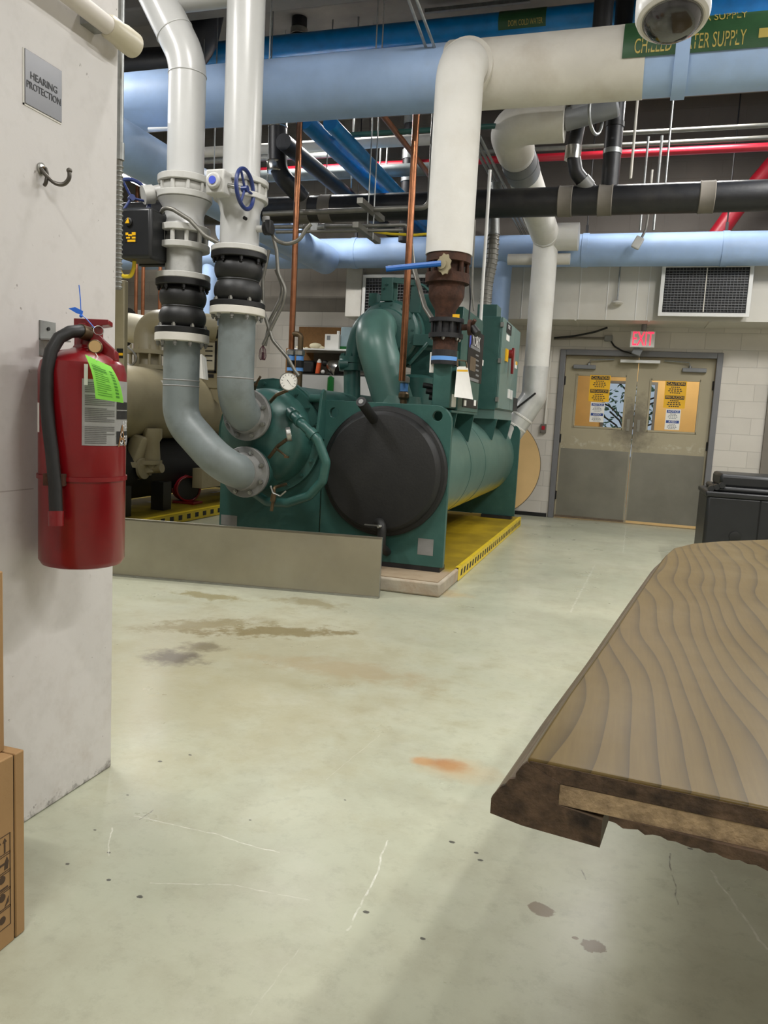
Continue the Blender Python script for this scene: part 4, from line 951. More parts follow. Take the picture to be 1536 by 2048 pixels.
# left riser
wl = thing('water_riser', 'white condenser water pipe on the left that bends away at the top', 'pipe', (XLp, YC, zL(355)), 'white condenser water risers')
b1 = pY(368, 120, YC); b2 = pY(296, -45, YC-.05)
obj('riser_pipe', MB().tube([(XLp, YC, zL(356)), (XLp, YC, b1.z), b2, b2+(b2-V((XLp, YC, b1.z))).normalized()*.5], PR, .4, 40, seg=10), 'white_pipe', wl)
for py, ax in ((152, Z_), (86, None)):
    if ax is not None: obj('weld_seam', MB().ring((XLp, YC, zL(py)), Z_, PR, .005, 36, 6), 'white_pipe', wl)
    else:
        d_ = (b2-V((XLp, YC, b1.z))).normalized(); obj('weld_seam', MB().ring(V((XLp, YC, b1.z))+d_*.19, d_, PR, .005, 36, 6), 'white_pipe', wl)
disc('flange', XLp, zL(371), zL(357), .18, 'flange_white', wl, 0)
bvL = thing('butterfly_valve', 'white wafer valve with dark blue handwheel on the left riser', 'valve', (XLp, YC, zL(389)), 'valves on the white risers')
obj('valve_body', MB().lathe([(.15, zL(388)), (.155, zL(384)), (.155, zL(375)), (.15, zL(372))], (XLp, YC, 0), Z_, 36), 'flange_white', bvL)
bolts(bvL, (XLp, YC, zL(389)), Z_, .157, 10, .015, zL(372)-zL(389), 'flange_white')
obj('valve_neck', MB().cyl((XLp-.12, YC-.02, zL(380)), pY(300, 388, YC-.05), .045).cyl(pY(306, 388, YC-.05), pY(286, 390, YC-.1), .06), 'flange_white', bvL)
wheel(bvL, pY(263, 396, YC-.15), (.8, -.6, .1), .12)
avL = thing('control_valve', 'white flanged valve body below the handwheel valve on the left riser', 'valve', (XLp, YC, zL(502)))
obj('valve_body', MB().lathe([(.175, zL(404)), (.15, zL(415)), (.128, zL(430)), (.128, zL(445)), (.14, zL(456))], (XLp, YC, 0), Z_, 40), 'white_pipe', avL)
disc('flange', XLp, zL(403), zL(390), .18, 'flange_white', avL); disc('flange', XLp, zL(469), zL(456), .172, 'flange_white', avL); disc('flange', XLp, zL(502), zL(490), .172, 'flange_white', avL)
obj('valve_core', MB().lathe([(.12, zL(490)), (.12, zL(469))], (XLp, YC, 0), Z_, 32), 'flange_grey', avL)
bolts(avL, (XLp, YC, zL(490)), Z_, .148, 10, .015, zL(469)-zL(490), 'flange_white')
mat('spool_galv', rgb(184, 184, 180), .4, .25, var=.1, scale=9, dirt=rgb(120, 118, 114), damt=.6, dscale=9)
spL = thing('pipe_spool', 'short galvanised pipe spool above the black rubber joint on the left riser', 'pipe', (XLp, YC, zL(562)))
obj('spool_body', MB().lathe([(.122, zL(552)), (.122, zL(502))], (XLp, YC, 0), Z_, 40), 'spool_galv', spL)
disc('flange', XLp, zL(562), zL(550), .18, 'flange_white', spL, 10, 'flange_white')
rubber(XLp, zL, 562, 575, 657, 669, 'black twin-bulge rubber joint on the left riser', 8)
# actuator
ya = 4.42
c0 = pY(236, 415, ya); c1 = pY(301, 516, ya)
ac = thing('valve_actuator', 'black boxy valve actuator with yellow markings on the left riser', 'actuator', ((c0.x+c1.x)/2, ya+.1, c1.z))
obj('housing', MB().bx(c0.x, c1.x, ya, ya+.2, c1.z, c0.z), 'dark_plastic', ac, bevel=.022)
obj('back_cover', MB().bx(c0.x+.02, c1.x+.012, ya+.2, ya+.24, c1.z-.01, c0.z-.01), 'black', ac, bevel=.006)
for dz in (.02, .12, .22): obj('cover_screw', MB().cyl((c1.x+.004, ya+.19, c1.z+dz+.02), (c1.x+.022, ya+.19, c1.z+dz+.02), .012), 'steel', ac)
q = pY(259, 444, ya); iw = obj('indicator_window', MB().lathe([(.026, 0), (.026, .012), (.018, .018)], q, -Y_, 24), 'black', ac)
obj('indicator', MB().prism([(-.02, -.012), (.004, .024), (.012, -.012)], q-Y_*.019, X_, Z_, (0, -.002, 0)), 'caution_yellow', iw)
q = pY(262, 474, ya); wl_ = obj('warning_label', MB().bx(q.x-.045, q.x+.045, ya-.002, ya, q.z-.035, q.z+.035), 'black', ac)
mb = MB()
for (u, v, w_, h_) in ((-.03, .02, .02, .016), (-.005, .012, .03, .012), (.022, .02, .028, .02), (-.02, -.005, .03, .01), (.022, -.005, .028, .012), (.005, -.024, .06, .014)): mb.bx(q.x+u-w_/2, q.x+u+w_/2, ya-.003, ya-.002, q.z+v-h_/2, q.z+v+h_/2)
obj('label_print', mb, 'caution_yellow', wl_)
obj('mount', MB().cyl((c1.x-.1, ya+.24, (c0.z+c1.z)/2), (XLp, YC-.08, (c0.z+c1.z)/2), .05), 'flange_grey', ac)
mb = MB().tube([pY(240, 505, ya+.1), pY(237, 535, ya+.1), pY(245, 553, ya+.1), pY(262, 553, ya+.1), pY(268, 535, ya+.1), pY(269, 518, ya+.1)], .013, .03, 10)
obj('override_handle', mb, 'tape_yellow', ac)
pipe('flexible_conduit', 'grey flexible conduit looping from the black actuator to the right riser', 'conduit', [pY(323, 425, 4.55), pY(328, 415, 4.52), pY(345, 418, 4.52), pY(380, 440, 4.54), pY(410, 472, 4.55), pY(440, 488, 4.58)], .014, 'conduit', .1)
# small instrument on the right riser
iv = thing('temperature_sensor', 'small black sensor head on the side of the right white riser', 'sensor', pY(535, 455, YC))
obj('stub', MB().cyl((XRp+.11, YC, pY(515, 458, YC).z), pY(530, 458, YC), .022), 'flange_white', iv)
obj('head', MB().cyl(pY(528, 458, YC), pY(545, 456, YC), .04).box(pY(538, 455, YC-.03), (.04, .05, .09)), 'black', iv, bevel=.006)
obj('cap', MB().cyl(pY(533, 446, YC), pY(532, 434, YC), .025), 'flange_grey', iv)
fx = [[(545, 470), (552, 482), (575, 489), (600, 480), (612, 458), (622, 448)], [(546, 472), (553, 500), (556, 545), (572, 580), (565, 610), (545, 650), (526, 690)], [(552, 540), (566, 575), (560, 600), (540, 640), (530, 692)], [(538, 500), (525, 560), (526, 620), (545, 680), (575, 715), (590, 742), (598, 752)]]
fl_l = ('grey flexible conduit loop from the sensor to the small rigid conduits', 'grey flexible conduit dangling with bare wires beside the right riser', 'second grey flexible conduit hanging against the dangling one', 'grey flexible conduit curving down behind the pressure gauge')
for k, ps in enumerate(fx):
    yy = 5.0 + (.06 if k == 2 else 0)
    f_ = pipe('flexible_conduit', fl_l[k], 'conduit', [pY(a, b_, yy if k else 4.75) for a, b_ in ps], .0125, 'conduit', .12)
    if k == 1:
        mb = MB()
        for j in range(9):
            a = pY(526, 690, yy); x_ = random.uniform(-.022, .022); y_ = random.uniform(-.02, .02)
            mb.tube([a, a+V((x_, y_, -.03)), a+V((x_*1.3, y_, -.08)), a+V((x_*.3+random.uniform(-.01, .01), y_*.4, -.12)), a+V((x_*.2, y_, -.05))], .0022, .02, 5)
        obj('loose_wires', mb, mat('wire', rgb(92, 58, 66), .5, var=.5, scale=60), f_)
# ================================================================== CHILLED WATER HEADER AND DROP
YH, YDp = 5.9, 5.5
ZH = pY(640, 176, YH).z; RH = .228
hdw = thing('pipe_header', 'huge light blue insulated chilled water header with a white wrapped section', 'pipe', (-2, YH, ZH))
xa, xb = pY(897, 160, YH).x, pY(1290, 128, YH).x
obj('insulated_run', MB().cyl((-9.4, YH, ZH), (xa+.01, YH, ZH), RH, n=48), 'blue_wrap', hdw)
obj('white_section', MB().lathe([(RH, 0), (RH+.006, .01), (RH+.012, .02), (RH+.012, .13), (RH+.006, .14), (RH+.006, xb-xa)], (xa, YH, ZH), X_, 48), 'cream_wrap', hdw)
obj('insulated_run', MB().cyl((xb-.005, YH, ZH), (4.7, YH, ZH), RH, n=48), 'blue_wrap', hdw)
xs = pY(1362, 120, YH).x; obj('joint_strap', MB().cyl((xs-.045, YH, ZH), (xs+.045, YH, ZH), RH+.021, n=48), 'blue_wrap', hdw)
# green pipe marker wrapped on the front of the header
x0, x1 = pY(1246, 90, YH-RH).x, pY(1760, 70, YH-RH).x
m1 = obj('pipe_marker', MB().grid([[V((x, YH-math.cos(a)*(RH+.0135), ZH+math.sin(a)*(RH+.0135))) for x in (x0, x1)] for a in [(-.28+.1*k) for k in range(13)]]), 'pipe_label_green', hdw)
tm = MB(); xl = pY(1268, 97, YH-RH).x
textmesh(tm, 'CHILLED WATER SUPPLY', .135, (xl, YH, ZH), X_, Z_, align='LEFT', wrap=(-.02, RH+.0165), maxw=pY(1490, 85, YH-RH).x-xl)
obj('marker_lettering', tm, 'text_gold', m1, fixn=False); tm = MB()
textmesh(tm, 'CHILLED WATER SUPPLY', .135, (xl, YH, ZH), X_, Z_, align='LEFT', wrap=(.75, RH+.0165), maxw=pY(1490, 85, YH-RH).x-xl)
obj('marker_lettering', tm, 'text_gold', m1, fixn=False)
xr_ = pY(1516, 78, YH-RH).x
obj('marker_arrow', MB().grid([[V((xr_+dx, YH-math.cos(a)*(RH+.0165), ZH+math.sin(a)*(RH+.0165))) for dx in (0, .35)] for a in (-.06, .06, .18)]), 'text_gold', m1, fixn=False)
XD = (pY(910, 250, YDp).x+pY(903, 480, YDp).x)/2
zt, zb = ZH, pY(903, 511, YDp).z
dpw = thing('drop_pipe', 'white insulated drop pipe hanging from the header down to the green chiller', 'pipe', (XD, YDp, zb))
obj('insulation', MB().tube([(XD, YH-.1, ZH-.03), (XD, YDp, ZH-.03), (XD, YDp, zb)], .166, .21, 40, seg=12), 'white_wrap', dpw)
obj('branch_collar', MB().cyl((XD, YH-RH-.02, ZH-.03), (XD, YH-.05, ZH-.03), .195, n=36), 'cream_wrap', dpw)
def zD(py): return pY(900, py, YDp).z
rv = thing('isolation_valve', 'rusty flanged valve with blue lever and reducer at the foot of the white drop pipe', 'valve', (XD, YDp, zD(728)))
for a, b_ in ((511, 527), (549, 568)):
    f_ = obj('flange', MB().cyl((XD, YDp, zD(b_)), (XD, YDp, zD(a)), .158, n=32), 'rust', rv)
bolts(rv, (XD, YDp, zD(549)), Z_, .135, 8, .016, zD(527)-zD(549), 'rust')
obj('body', MB().cyl((XD, YDp, zD(550)), (XD, YDp, zD(526)), .115), 'rust', rv)
obj('reducer', MB().lathe([(.128, zD(567)), (.128, zD(592)), (.12, zD(600)), (.075, zD(622)), (.07, zD(640))], (XD, YDp, 0), Z_, 32), 'rust', rv)
for a, b_ in ((638, 646), (668, 677)):
    f_ = obj('black_flange', MB().cyl((XD+.014, YDp, zD(b_)), (XD+.014, YDp, zD(a)), .125, n=28), 'black_iron', rv)
    if a == 638: bolts(f_, (XD+.014, YDp, zD(646)), -Z_, .105, 8, .014, zD(646)-zD(668), 'black_iron')
    else: bolts(f_, (XD+.014, YDp, zD(677)), -Z_, .105, 6, .013, .012, 'steel')
obj('coupling_body', MB().cyl((XD+.014, YDp, zD(668)), (XD+.014, YDp, zD(646)), .088), 'black_iron', rv)
obj('nipple', MB().lathe([(.09, zD(714)), (.09, zD(677))], (XD+.014, YDp, 0), Z_, 28), 'rust', rv)
obj('tape_ring', MB().lathe([(.094, zD(722)), (.094, zD(714))], (XD+.012, YDp, 0), Z_, 28), 'tape_blue', rv)
obj('lower_coupling', MB().lathe([(.092, 1.7), (.094, zD(730)), (.094, zD(722))], (XD+.012, YDp, 0), Z_, 28), 'black_iron', rv)
k = pY(882, 527, YDp-.2)
kb = obj('lever_hub', MB().cyl(k+V((0, .12, 0)), k, .035).prism([(.05*math.cos(a_)*(1 if q_ % 2 else .8), .075*math.sin(a_)*(1 if q_ % 2 else .85)) for q_, a_ in enumerate([2*PI*z_/18 for z_ in range(18)])], k+V((.02, .015, 0)), X_, Z_, (0, .015, 0)), 'beige', rv)
obj('lever', MB().tube([k, pY(828, 532, YDp-.24), pY(772, 538, YDp-.28)], .02, n=8), 'lever_blue', rv)
sv = obj('side_valve', MB().cyl((XD+.06, YDp, zD(656)), pY(940, 654, YDp), .022).cyl(pY(937, 655, YDp), pY(943, 655, YDp), .055).tube([pY(943, 652, YDp), pY(950, 640, YDp-.03)], .014, n=8), 'rust', rv)
obj('sensor_head', MB().cyl(pY(945, 655, YDp), pY(955, 668, YDp-.02), .028), 'black', sv)
obj('yellow_tag', MB().box(pY(912, 633, YDp-.06), (.05, .005, .03)), 'caution_yellow', rv)

# ================================================================== OVERHEAD PIPES RUNNING ALONG X
def xrun(name, label, px, py, y, r, m, x0=-9.4, x1=4.7, cat='pipe', group=None, n=20):
    z = pY(px, py, y).z; o = thing(name, label, cat, ((x0+x1)/2, y, z-r), group)
    obj('run', MB().cyl((x0, y, z), (x1, y, z), r, n=n), m, o); return o, z
def couplings(o, y, z, r, pxs, py, w_=.06, m='band_steel'):
    for px in pxs:
        x = pY(px, py, y).x; obj('coupling', MB().lathe([(r+.004, 0), (r+.009, .006), (r+.005, .02), (r+.005, w_*2-.02), (r+.009, w_*2-.006), (r+.004, w_*2)], (x-w_, y, z), X_, 24), m, o)
o, z = xrun('water_pipe', 'bright teal blue cold water pipe above the light blue header', 700, 79, 7.4, .098, 'teal_pipe', x0=-4.6)
xm0, xm1 = pY(1000, 50, 7.4).x, pY(1094, 45, 7.4).x
mk = obj('pipe_marker', MB().grid([[V((x, 7.4-math.cos(a)*.1015, z+math.sin(a)*.1015)) for x in (xm0, xm1)] for a in [-.9+.3*k for k in range(9)]]), 'pipe_label_green', o)
tm = MB(); textmesh(tm, 'DOM. COLD WATER', .065, ((xm0+xm1)/2+.03, 7.4, z), X_, Z_, wrap=(-.45, .104), maxw=(xm1-xm0)*.72)
obj('marker_lettering', tm, 'text_gold', mk, fixn=False)
xrun('water_pipe', 'second teal blue pipe tucked just below the bright teal one', 700, 112, 7.75, .09, 'teal_pipe', x0=-4.6)
o, zb_ = xrun('waste_pipe', 'long black cast iron pipe with grey band couplings crossing behind the drop pipe', 1000, 407, 7.2, .124, 'black_iron')
couplings(o, 7.2, zb_, .124, (611, 655, 1131, 1210, 1412), 405, .062, 'concrete_grey')
o, zq = xrun('water_pipe', 'light blue insulated pipe along the white duct near the back wall', 1240, 500, 9.45, .182, 'blue_wrap')
for px in (711, 1171, 1449): 
    x = pY(px, 500, 9.45).x; obj('joint_strap', MB().cyl((x-.035, 9.45, zq), (x+.035, 9.45, zq), .189, n=32), 'blue_wrap', o)
    obj('hanger', MB().cyl((x, 9.45, zq+.18), (x, 9.45, ZC), .008, n=8).box((x, 9.45, zq+.23), (.03, .03, .1)), 'black_iron', o)
x = pY(1002, 560, 9.45).x; obj('branch', MB().tube([(x, 9.45, zq), (x, 9.45, 1.6)], .12, n=28), 'blue_wrap', o)
x = pY(605, 495, 9.45).x; obj('branch', MB().tube([(x, 9.45, zq+.02), (x-.12, 9.05, zq+.06), (x-.5, 8.3, zq+.08)], .17, .15, 28), 'blue_wrap', o)
x = pY(420, 640, 9.45).x; obj('branch', MB().tube([(x, 9.45, zq), (x, 9.45, 1.75)], .12, n=28), 'blue_wrap', o)
xrun('sprinkler_pipe', 'thin red sprinkler pipe crossing under the ceiling behind the black pipes', 1300, 305, 8.7, .04, 'red_pipe', x0=-5.6)
for k, (px, py, y) in enumerate(((1400, 258, 8.5), (1400, 282, 8.6))):
    xrun('conduit_run', ('upper', 'lower')[k]+' thin grey conduit crossing above the red sprinkler pipe', px, py, y, .022, 'conduit', x0=pY(1235, py, y).x if k == 0 else -2.2, cat='conduit')
xrun('conduit_run', 'dark green thin pipe crossing just below the light blue header', 760, 266, 6.9, .022, 'green', x0=pY(640, 266, 6.9).x, x1=pY(1000, 255, 6.9).x, cat='pipe')
xrun('insulated_pipe', 'pale grey pipe crossing behind the dangling black vent pipe', 700, 288, 8.0, .055, 'cream_wrap', x0=-5.2, x1=pY(880, 280, 8.0).x)
xrun('insulated_pipe', 'pale grey pipe crossing above the long black cast iron pipe', 700, 345, 8.2, .065, 'grey_pipe', x0=-5.2, x1=pY(880, 340, 8.2).x)
for k, py in enumerate((308, 322)): xrun('conduit_run', ('upper', 'lower')[k]+' galvanised conduit seen between the two white risers', 420, py, 8.6, .035, 'galv', x0=-9.4, x1=-3.3, cat='conduit')
o, z = xrun('waste_pipe', 'short black cast iron pipe hung high near the ceiling', 690, 26, 8.3, .085, 'black_iron', x0=pY(628, 30, 8.3).x, x1=pY(752, 22, 8.3).x)
couplings(o, 8.3, z, .085, (628, 748), 26, .03)
obj('hanger', MB().cyl((pY(690, 20, 8.3).x, 8.3, z), (pY(690, 20, 8.3).x, 8.3, ZC), .04), 'black_iron', o)
xrun('strut_channel', 'grey steel channel bolted up near the ceiling above the teal pipe', 950, 12, 7.9, .025, 'galv', x0=pY(850, 18, 7.9).x, x1=pY(1060, 2, 7.9).x, cat='channel', n=4)
# small beige insulated pipe by the back blue pipe
xrun('insulated_pipe', 'short cream insulated pipe passing behind the tall white pipe by the duct', 1130, 518, 9.15, .062, 'cream_wrap', x0=pY(1016, 520, 9.15).x, x1=pY(1140, 518, 9.15).x)
# ------------------------------------------------------------------ runs along Y
def yrun(name, label, px, py, z, r, m, y0, y1, cat='pipe', n=18):
    q = pZ(px, py, z); o = thing(name, label, cat, (q.x, (y0+y1)/2, z-r)); obj('run', MB().cyl((q.x, y0, z), (q.x, y1, z), r, n=n), m, o); return q.x
yrun('water_pipe', 'bright teal pipe running away under the light blue header', 722, 310, 3.62, .062, 'teal_pipe', 6.3, 10.2)
yrun('water_pipe', 'darker teal pipe running away left of the bright teal one', 690, 318, 3.66, .075, 'teal_pipe', 6.3, 10.2)
yrun('waste_pipe', 'black pipe running away left of the two teal pipes', 640, 345, 3.6, .075, 'black_iron', 6.6, 10.2)
yrun('copper_tube', 'slanting bare copper tube running away to the drop pipe', 812, 290, 3.72, .026, 'copper', 6.4, 10.2)
yrun('water_pipe', 'light blue insulated pipe running away behind the left riser', 285, 313, 3.12, .175, 'blue_wrap', 4.0, 9.26, n=32)
for k in range(3): yrun('conduit_run', ('left', 'middle', 'right')[k]+' of three thin conduits running away beside the white drop pipe', 985+k*9, 360, 3.55, .014, 'galv', 6.6, 10.2, cat='conduit', n=8)
# ------------------------------------------------------------------ vertical pipes
def vrun(name, label, px, py, y, z0, z1, r, m, cat='pipe', group=None, n=16):
    q = pY(px, py, y); o = thing(name, label, cat, (q.x, y, z0), group); obj('run', MB().cyl((q.x, y, z0), (q.x, y, z1), r, n=n), m, o); return o, q.x
q = pY(829, 300, 6.17)
ct = thing('copper_tube', 'straight bare copper tube dropping to the green chiller beside the suction elbow', 'pipe', (q.x, 6.25, 1.3))
obj('run', MB().cyl((q.x, 6.17, pY(810, 762, 6.17).z), (q.x, 6.17, ZH-.06), .028, n=16), 'copper', ct)
def zc(py): return pY(808, py, 6.25).z
obj('union_nut', MB().lathe([(.028, zc(768)), (.045, zc(765)), (.045, zc(755)), (.03, zc(752))], (q.x, 6.25, 0), Z_, 8), 'steel', ct)
obj('tape_ring', MB().cyl((q.x, 6.25, zc(783)), (q.x, 6.25, zc(767)), .034), 'tape_blue', ct)
obj('adapter', MB().lathe([(.03, 1.26), (.03, zc(800)), (.045, zc(795)), (.045, zc(788)), (.03, zc(783))], (q.x, 6.25, 0), Z_, 12), 'brass', ct)
q = pY(592, 450, 6.3)
ct = thing('copper_tube', 'bare copper tube with a small side loop dropping behind the condenser end', 'pipe', (q.x, 6.3, 1.3))
def z2(py): return pY(588, py, 6.3).z
obj('run', MB().cyl((q.x, 6.3, z2(705)), (q.x, 6.3, ZH), .026, n=16), 'copper', ct)
x2 = q.x+.085
obj('side_loop', MB().tube([(q.x, 6.3, z2(668)), (x2, 6.3, z2(668)), (x2, 6.3, z2(706))], .024, .035, 14), 'brass', ct)
for x in (q.x, x2):
    obj('union_nut', MB().lathe([(.028, z2(712)), (.045, z2(710)), (.045, z2(702)), (.03, z2(699))], (x, 6.3, 0), Z_, 8), 'steel', ct)
    obj('dielectric_sleeve', MB().cyl((x, 6.3, z2(742)), (x, 6.3, z2(712)), .033), 'tape_blue', ct)
    obj('black_sleeve', MB().cyl((x, 6.3, z2(735)), (x, 6.3, z2(721)), .036), 'black', ct)
    obj('adapter', MB().cyl((x, 6.3, 1.25), (x, 6.3, z2(742)), .028), 'brass', ct)
for px, py, k in ((272, 590, 0), (286, 590, 1), (320, 590, 2)): vrun('copper_tube', ('left', 'middle', 'right')[k]+' of three thin copper tubes dropping behind the beige chiller', px, py, 9.3, 1.9, 4.6, .025, 'copper', n=10)
o, x = vrun('waste_pipe', 'tall black cast iron pipe dropping onto the long black pipe at right', 1226, 290, 7.2, zb_+.1, ZC, .075, 'black_iron')
for py in (250, 304): obj('coupling', MB().cyl((x, 7.2, pY(1226, py, 7.2).z-.02), (x, 7.2, pY(1226, py, 7.2).z+.02), .08), 'galv' if py > 260 else 'black', o)
q = [pY(1160, 232, 7.1), pY(1146, 305, 7.1), pY(1152, 345, 7.1), pY(1185, 385, 7.2)]
vp = thing('waste_pipe', 'crooked black drain pipe with bright band elbow left of the tall black pipe', 'pipe', q[3])
obj('run', MB().tube([q[0]+V((0, 0, .6)), q[0], q[1], q[2], q[3]], .06, .09, 20), 'black_iron', vp)
obj('coupling', MB().cyl(q[1]+V((0, 0, .05)), q[1]-V((0, 0, .06)), .07), 'band_steel', vp)
c_ = q[2].lerp(q[3], .35); obj('coupling', MB().cyl(c_, q[2].lerp(q[3], .75), .068), 'flange_grey', vp)
q = [pY(556, 240, 6.95), pY(556, 345, 6.95), pY(606, 398, 7.15)]
vp = thing('waste_pipe', 'dangling black vent pipe with silver couplings bending into the long black pipe', 'pipe', q[2])
obj('run', MB().tube([q[0]+V((0, 0, .2)), q[0], q[1], q[2]], .085, .2, 24), 'black_iron', vp)
for a, b_ in ((244, 256), (322, 345)): obj('coupling', MB().lathe([(.09, 0), (.094, .01), (.09, .02), (.09, .08), (.094, .09), (.09, .1)], V((q[0].x, 6.95, pY(556, b_, 6.95).z)), Z_, 24), 'band_steel', vp)
o, x = vrun('waste_pipe', 'black vertical pipe near the ceiling left of the teal pipe hanger', 599, 40, 7.9, pY(599, 70, 7.9).z, ZC, .08, 'black_iron')
obj('coupling', MB().cyl((x, 7.9, pY(599, 70, 7.9).z), (x, 7.9, pY(599, 58, 7.9).z), .09), 'band_steel', o)
vrun('waste_pipe', 'dark vertical pipe crossing the teal pipe under the ceiling right of its marker', 1206, 30, 6.6, ZH+.1, ZC, .075, 'black_iron')
o, x = vrun('waste_pipe', 'thin dark vertical pipe with band couplings behind the copper tube', 818, 330, 8.6, zb_, ZC, .075, 'black_iron')
for py in (240, 310, 355): obj('coupling', MB().cyl((x, 8.6, pY(818, py, 8.6).z-.05), (x, 8.6, pY(818, py, 8.6).z+.05), .082), 'galv', o)
pipe('conduit_run', 'short bright white lamp tube just left of the left white riser', 'conduit', [pY(297, 258, 5.6), pY(372, 256, 5.6)], .012, 'white_plastic', 0, n=10)  # lamp tube, modelled as an unlit white conduit
# black trunk at upper left
pipe('waste_pipe', 'fat black pipe curving up at the upper left beside the pillar', 'pipe', [(-6.5, 7.0, pY(280, 118, 7.0).z), (pY(395, 125, 7.0).x, 7.0, pY(395, 125, 7.0).z), (pY(425, 20, 7.0).x, 7.0, ZC-.12)], .15, 'black_iron', .35, n=28)
# hanger rods
for k, (px, py, y, za, zb, r, lab) in enumerate((
    (747, 200, 6.45, None, ZC, .006, 'left thin threaded rod holding the small conduits'), (759, 200, 6.5, None, ZC, .006, 'right thin threaded rod holding the small conduits'),
    (1268, 280, 6.95, zb_+.1, ZC, .011, 'yellowish hanger rod holding the long black pipe left of the dome camera'), (1337, 300, 7.2, zb_+.1, ZC, .009, 'dark hanger rod holding the long black pipe under the dome camera'),
    (408, 100, 6.9, ZH, ZC, .006, 'left thin hanger rod between the white risers'), (434, 100, 6.9, ZH-.6, ZC, .006, 'right thin hanger rod between the white risers'),
    (541, 60, 6.0, ZH+.2, ZC, .006, 'thin hanger rod holding the light blue header right of the risers'), (1318, 340, 8.4, 3.2, 4.1, .014, 'white vertical conduit stub above the long black pipe'), (1291, 340, 8.4, 3.2, 4.1, .012, 'thin curved white conduit above the long black pipe'),
    (655, 300, 8.0, 3.2, ZC, .007, 'thin hanger rod crossing the teal pipes'), (536, 330, 7.0, 3.2, ZC, .006, 'thin hanger rod left of the dangling black vent pipe'),
    (707, 260, 8.0, 3.6, ZC, .009, 'thin hanger rod right of the bright teal pipe'), (760, 330, 8.4, 3.4, 4.2, .009, 'short white rod left of the straight copper tube'), (774, 310, 8.4, 3.6, 4.2, .009, 'second short white rod left of the straight copper tube'))):
    q = pY(px, py, y); z0 = za if za is not None else pY(735, 470+10*(k == 1), y).z
    o = thing('hanger_rod', lab, 'rod', (q.x, y, z0), 'hanger rods'); obj('rod', MB().cyl((q.x, y, z0), (q.x, y, zb), r, n=8), 'galv' if k != 2 else 'cream_wrap', o)
for k, (a, b_) in enumerate((((856, 106), (806, -30)), ((874, 108), (822, -30)))):
    o = thing('brace_rod', ('left', 'right')[k]+' slanting brace rod rising from the top of the header', 'rod', pY(*a, 5.78), 'slanting brace rods'); obj('rod', MB().cyl(pY(*a, 5.78), pY(*b_, 5.2), .011, n=8), 'galv', o)
for k, (a, b_) in enumerate((((726, 404), (762, 440)), ((722, 452), (750, 478)))):
    q0, q1 = pY(*a, 6.2), pY(*b_, 6.75); q1.z = q0.z; q0.x = q1.x = (q0.x+q1.x)/2
    o = thing('strut_channel', ('upper', 'lower')[k]+' short grey steel channel carrying small conduits on two rods', 'channel', q0, 'small strut channels'); obj('channel', MB().bx(q0.x-.025, q0.x+.025, 6.15, 6.75, q0.z-.022, q0.z+.022), 'conduit', o)
pipe('conduit_run', 'grey conduit running level then bending straight up beside the white drop pipe', 'conduit', [pY(527, 428, 6.45), pY(826, 416, 6.45), pY(860, 395, 6.45)+V((.0, 0, -.08)), V((pY(862, 330, 6.45).x, 6.45, 4.2))], .022, 'conduit', .18)
z_ = pY(640, 453, 6.45).z
pipe('conduit_run', 'upper of two small grey conduits below the level grey conduit', 'conduit', [pY(548, 454, 6.45), pY(700, 453, 6.45), pY(811, 450, 6.45), pY(818, 458, 6.45)], .016, 'conduit', .03)
pipe('conduit_run', 'lower of two small grey conduits below the level grey conduit', 'conduit', [pY(552, 464, 6.4), pY(700, 462, 6.4), pY(806, 460, 6.4)], .014, 'conduit', .03)
obj('junction_fitting', MB().box(pY(630, 455, 6.42), (.07, .06, .07)).cyl(pY(636, 455, 6.42), pY(650, 454, 6.42), .028), 'galv', None, 'small galvanised conduit fitting where the flexible loop meets the two small conduits', 'fitting', bevel=.006)
pipe('flexible_conduit', 'grey flexible conduit hanging from the small conduits to the compressor', 'conduit', [pY(816, 454, 6.45), pY(821, 480, 6.4), pY(826, 530, 6.3), pY(840, 580, 6.2), pY(850, 615, 6.1), pY(866, 640, 6.0), pY(880, 650, 5.95)], .02, 'conduit', .12)
pipe('cable', 'yellow cable sagging behind the small conduits', 'cable', [pY(740, 462, 7.0), pY(780, 468, 7.0), pY(830, 470, 7.0), pY(880, 466, 7.0)], .012, 'tape_yellow', .2, n=8)
# ------------------------------------------------------------------ second white header, its branch and the tall white pipe
YB = 6.9
A = pY(1130, 241, YB); B = pY(1012, 250, YB); B.z = A.z; Cc = pY(1092, 470, 9.0); D = pY(1086, 560, 9.1); E_ = pY(1076, 790, 9.1)
XV = D.x
wp = thing('insulated_pipe', 'white insulated pipe that drops from under the header behind the black pipe', 'pipe', (A+Cc)/2)
obj('header_run', MB().tube([A, B+V((.0, 0, 0)), B.lerp(V((XV, 9.0, Cc.z)), .2)], .172, .2, 36, seg=12), 'cream_wrap', wp)
obj('branch_run', MB().tube([B.lerp(V((XV, 9.0, Cc.z)), .15), V((XV, 9.1, Cc.z))], .155, n=36), 'white_wrap', wp)
p0, p1 = B.lerp(V((XV, 9.0, Cc.z)), .24), B.lerp(V((XV, 9.0, Cc.z)), .38); d_ = (p1-p0).normalized(); L_ = (p1-p0).length
obj('rubber_sleeve', MB().lathe([(.158, 0), (.162, .01), (.162, L_*.4), (.168, L_*.42), (.168, L_*.58), (.162, L_*.6), (.162, L_-.01), (.158, L_)], p0, d_, 36), 'grey_plastic', wp)
obj('stub_end', MB().cyl((XV+.05, 9.1, Cc.z+.0), (pY(1158, 468, 9.1).x, 9.1, Cc.z), .15, n=36), 'white_wrap', wp)
tw = thing('insulated_pipe', 'tall white insulated pipe dropping in front of the duct to the chiller', 'pipe', E_)
E_.x = XV
Ex = pY(1022, 862, 9.05)
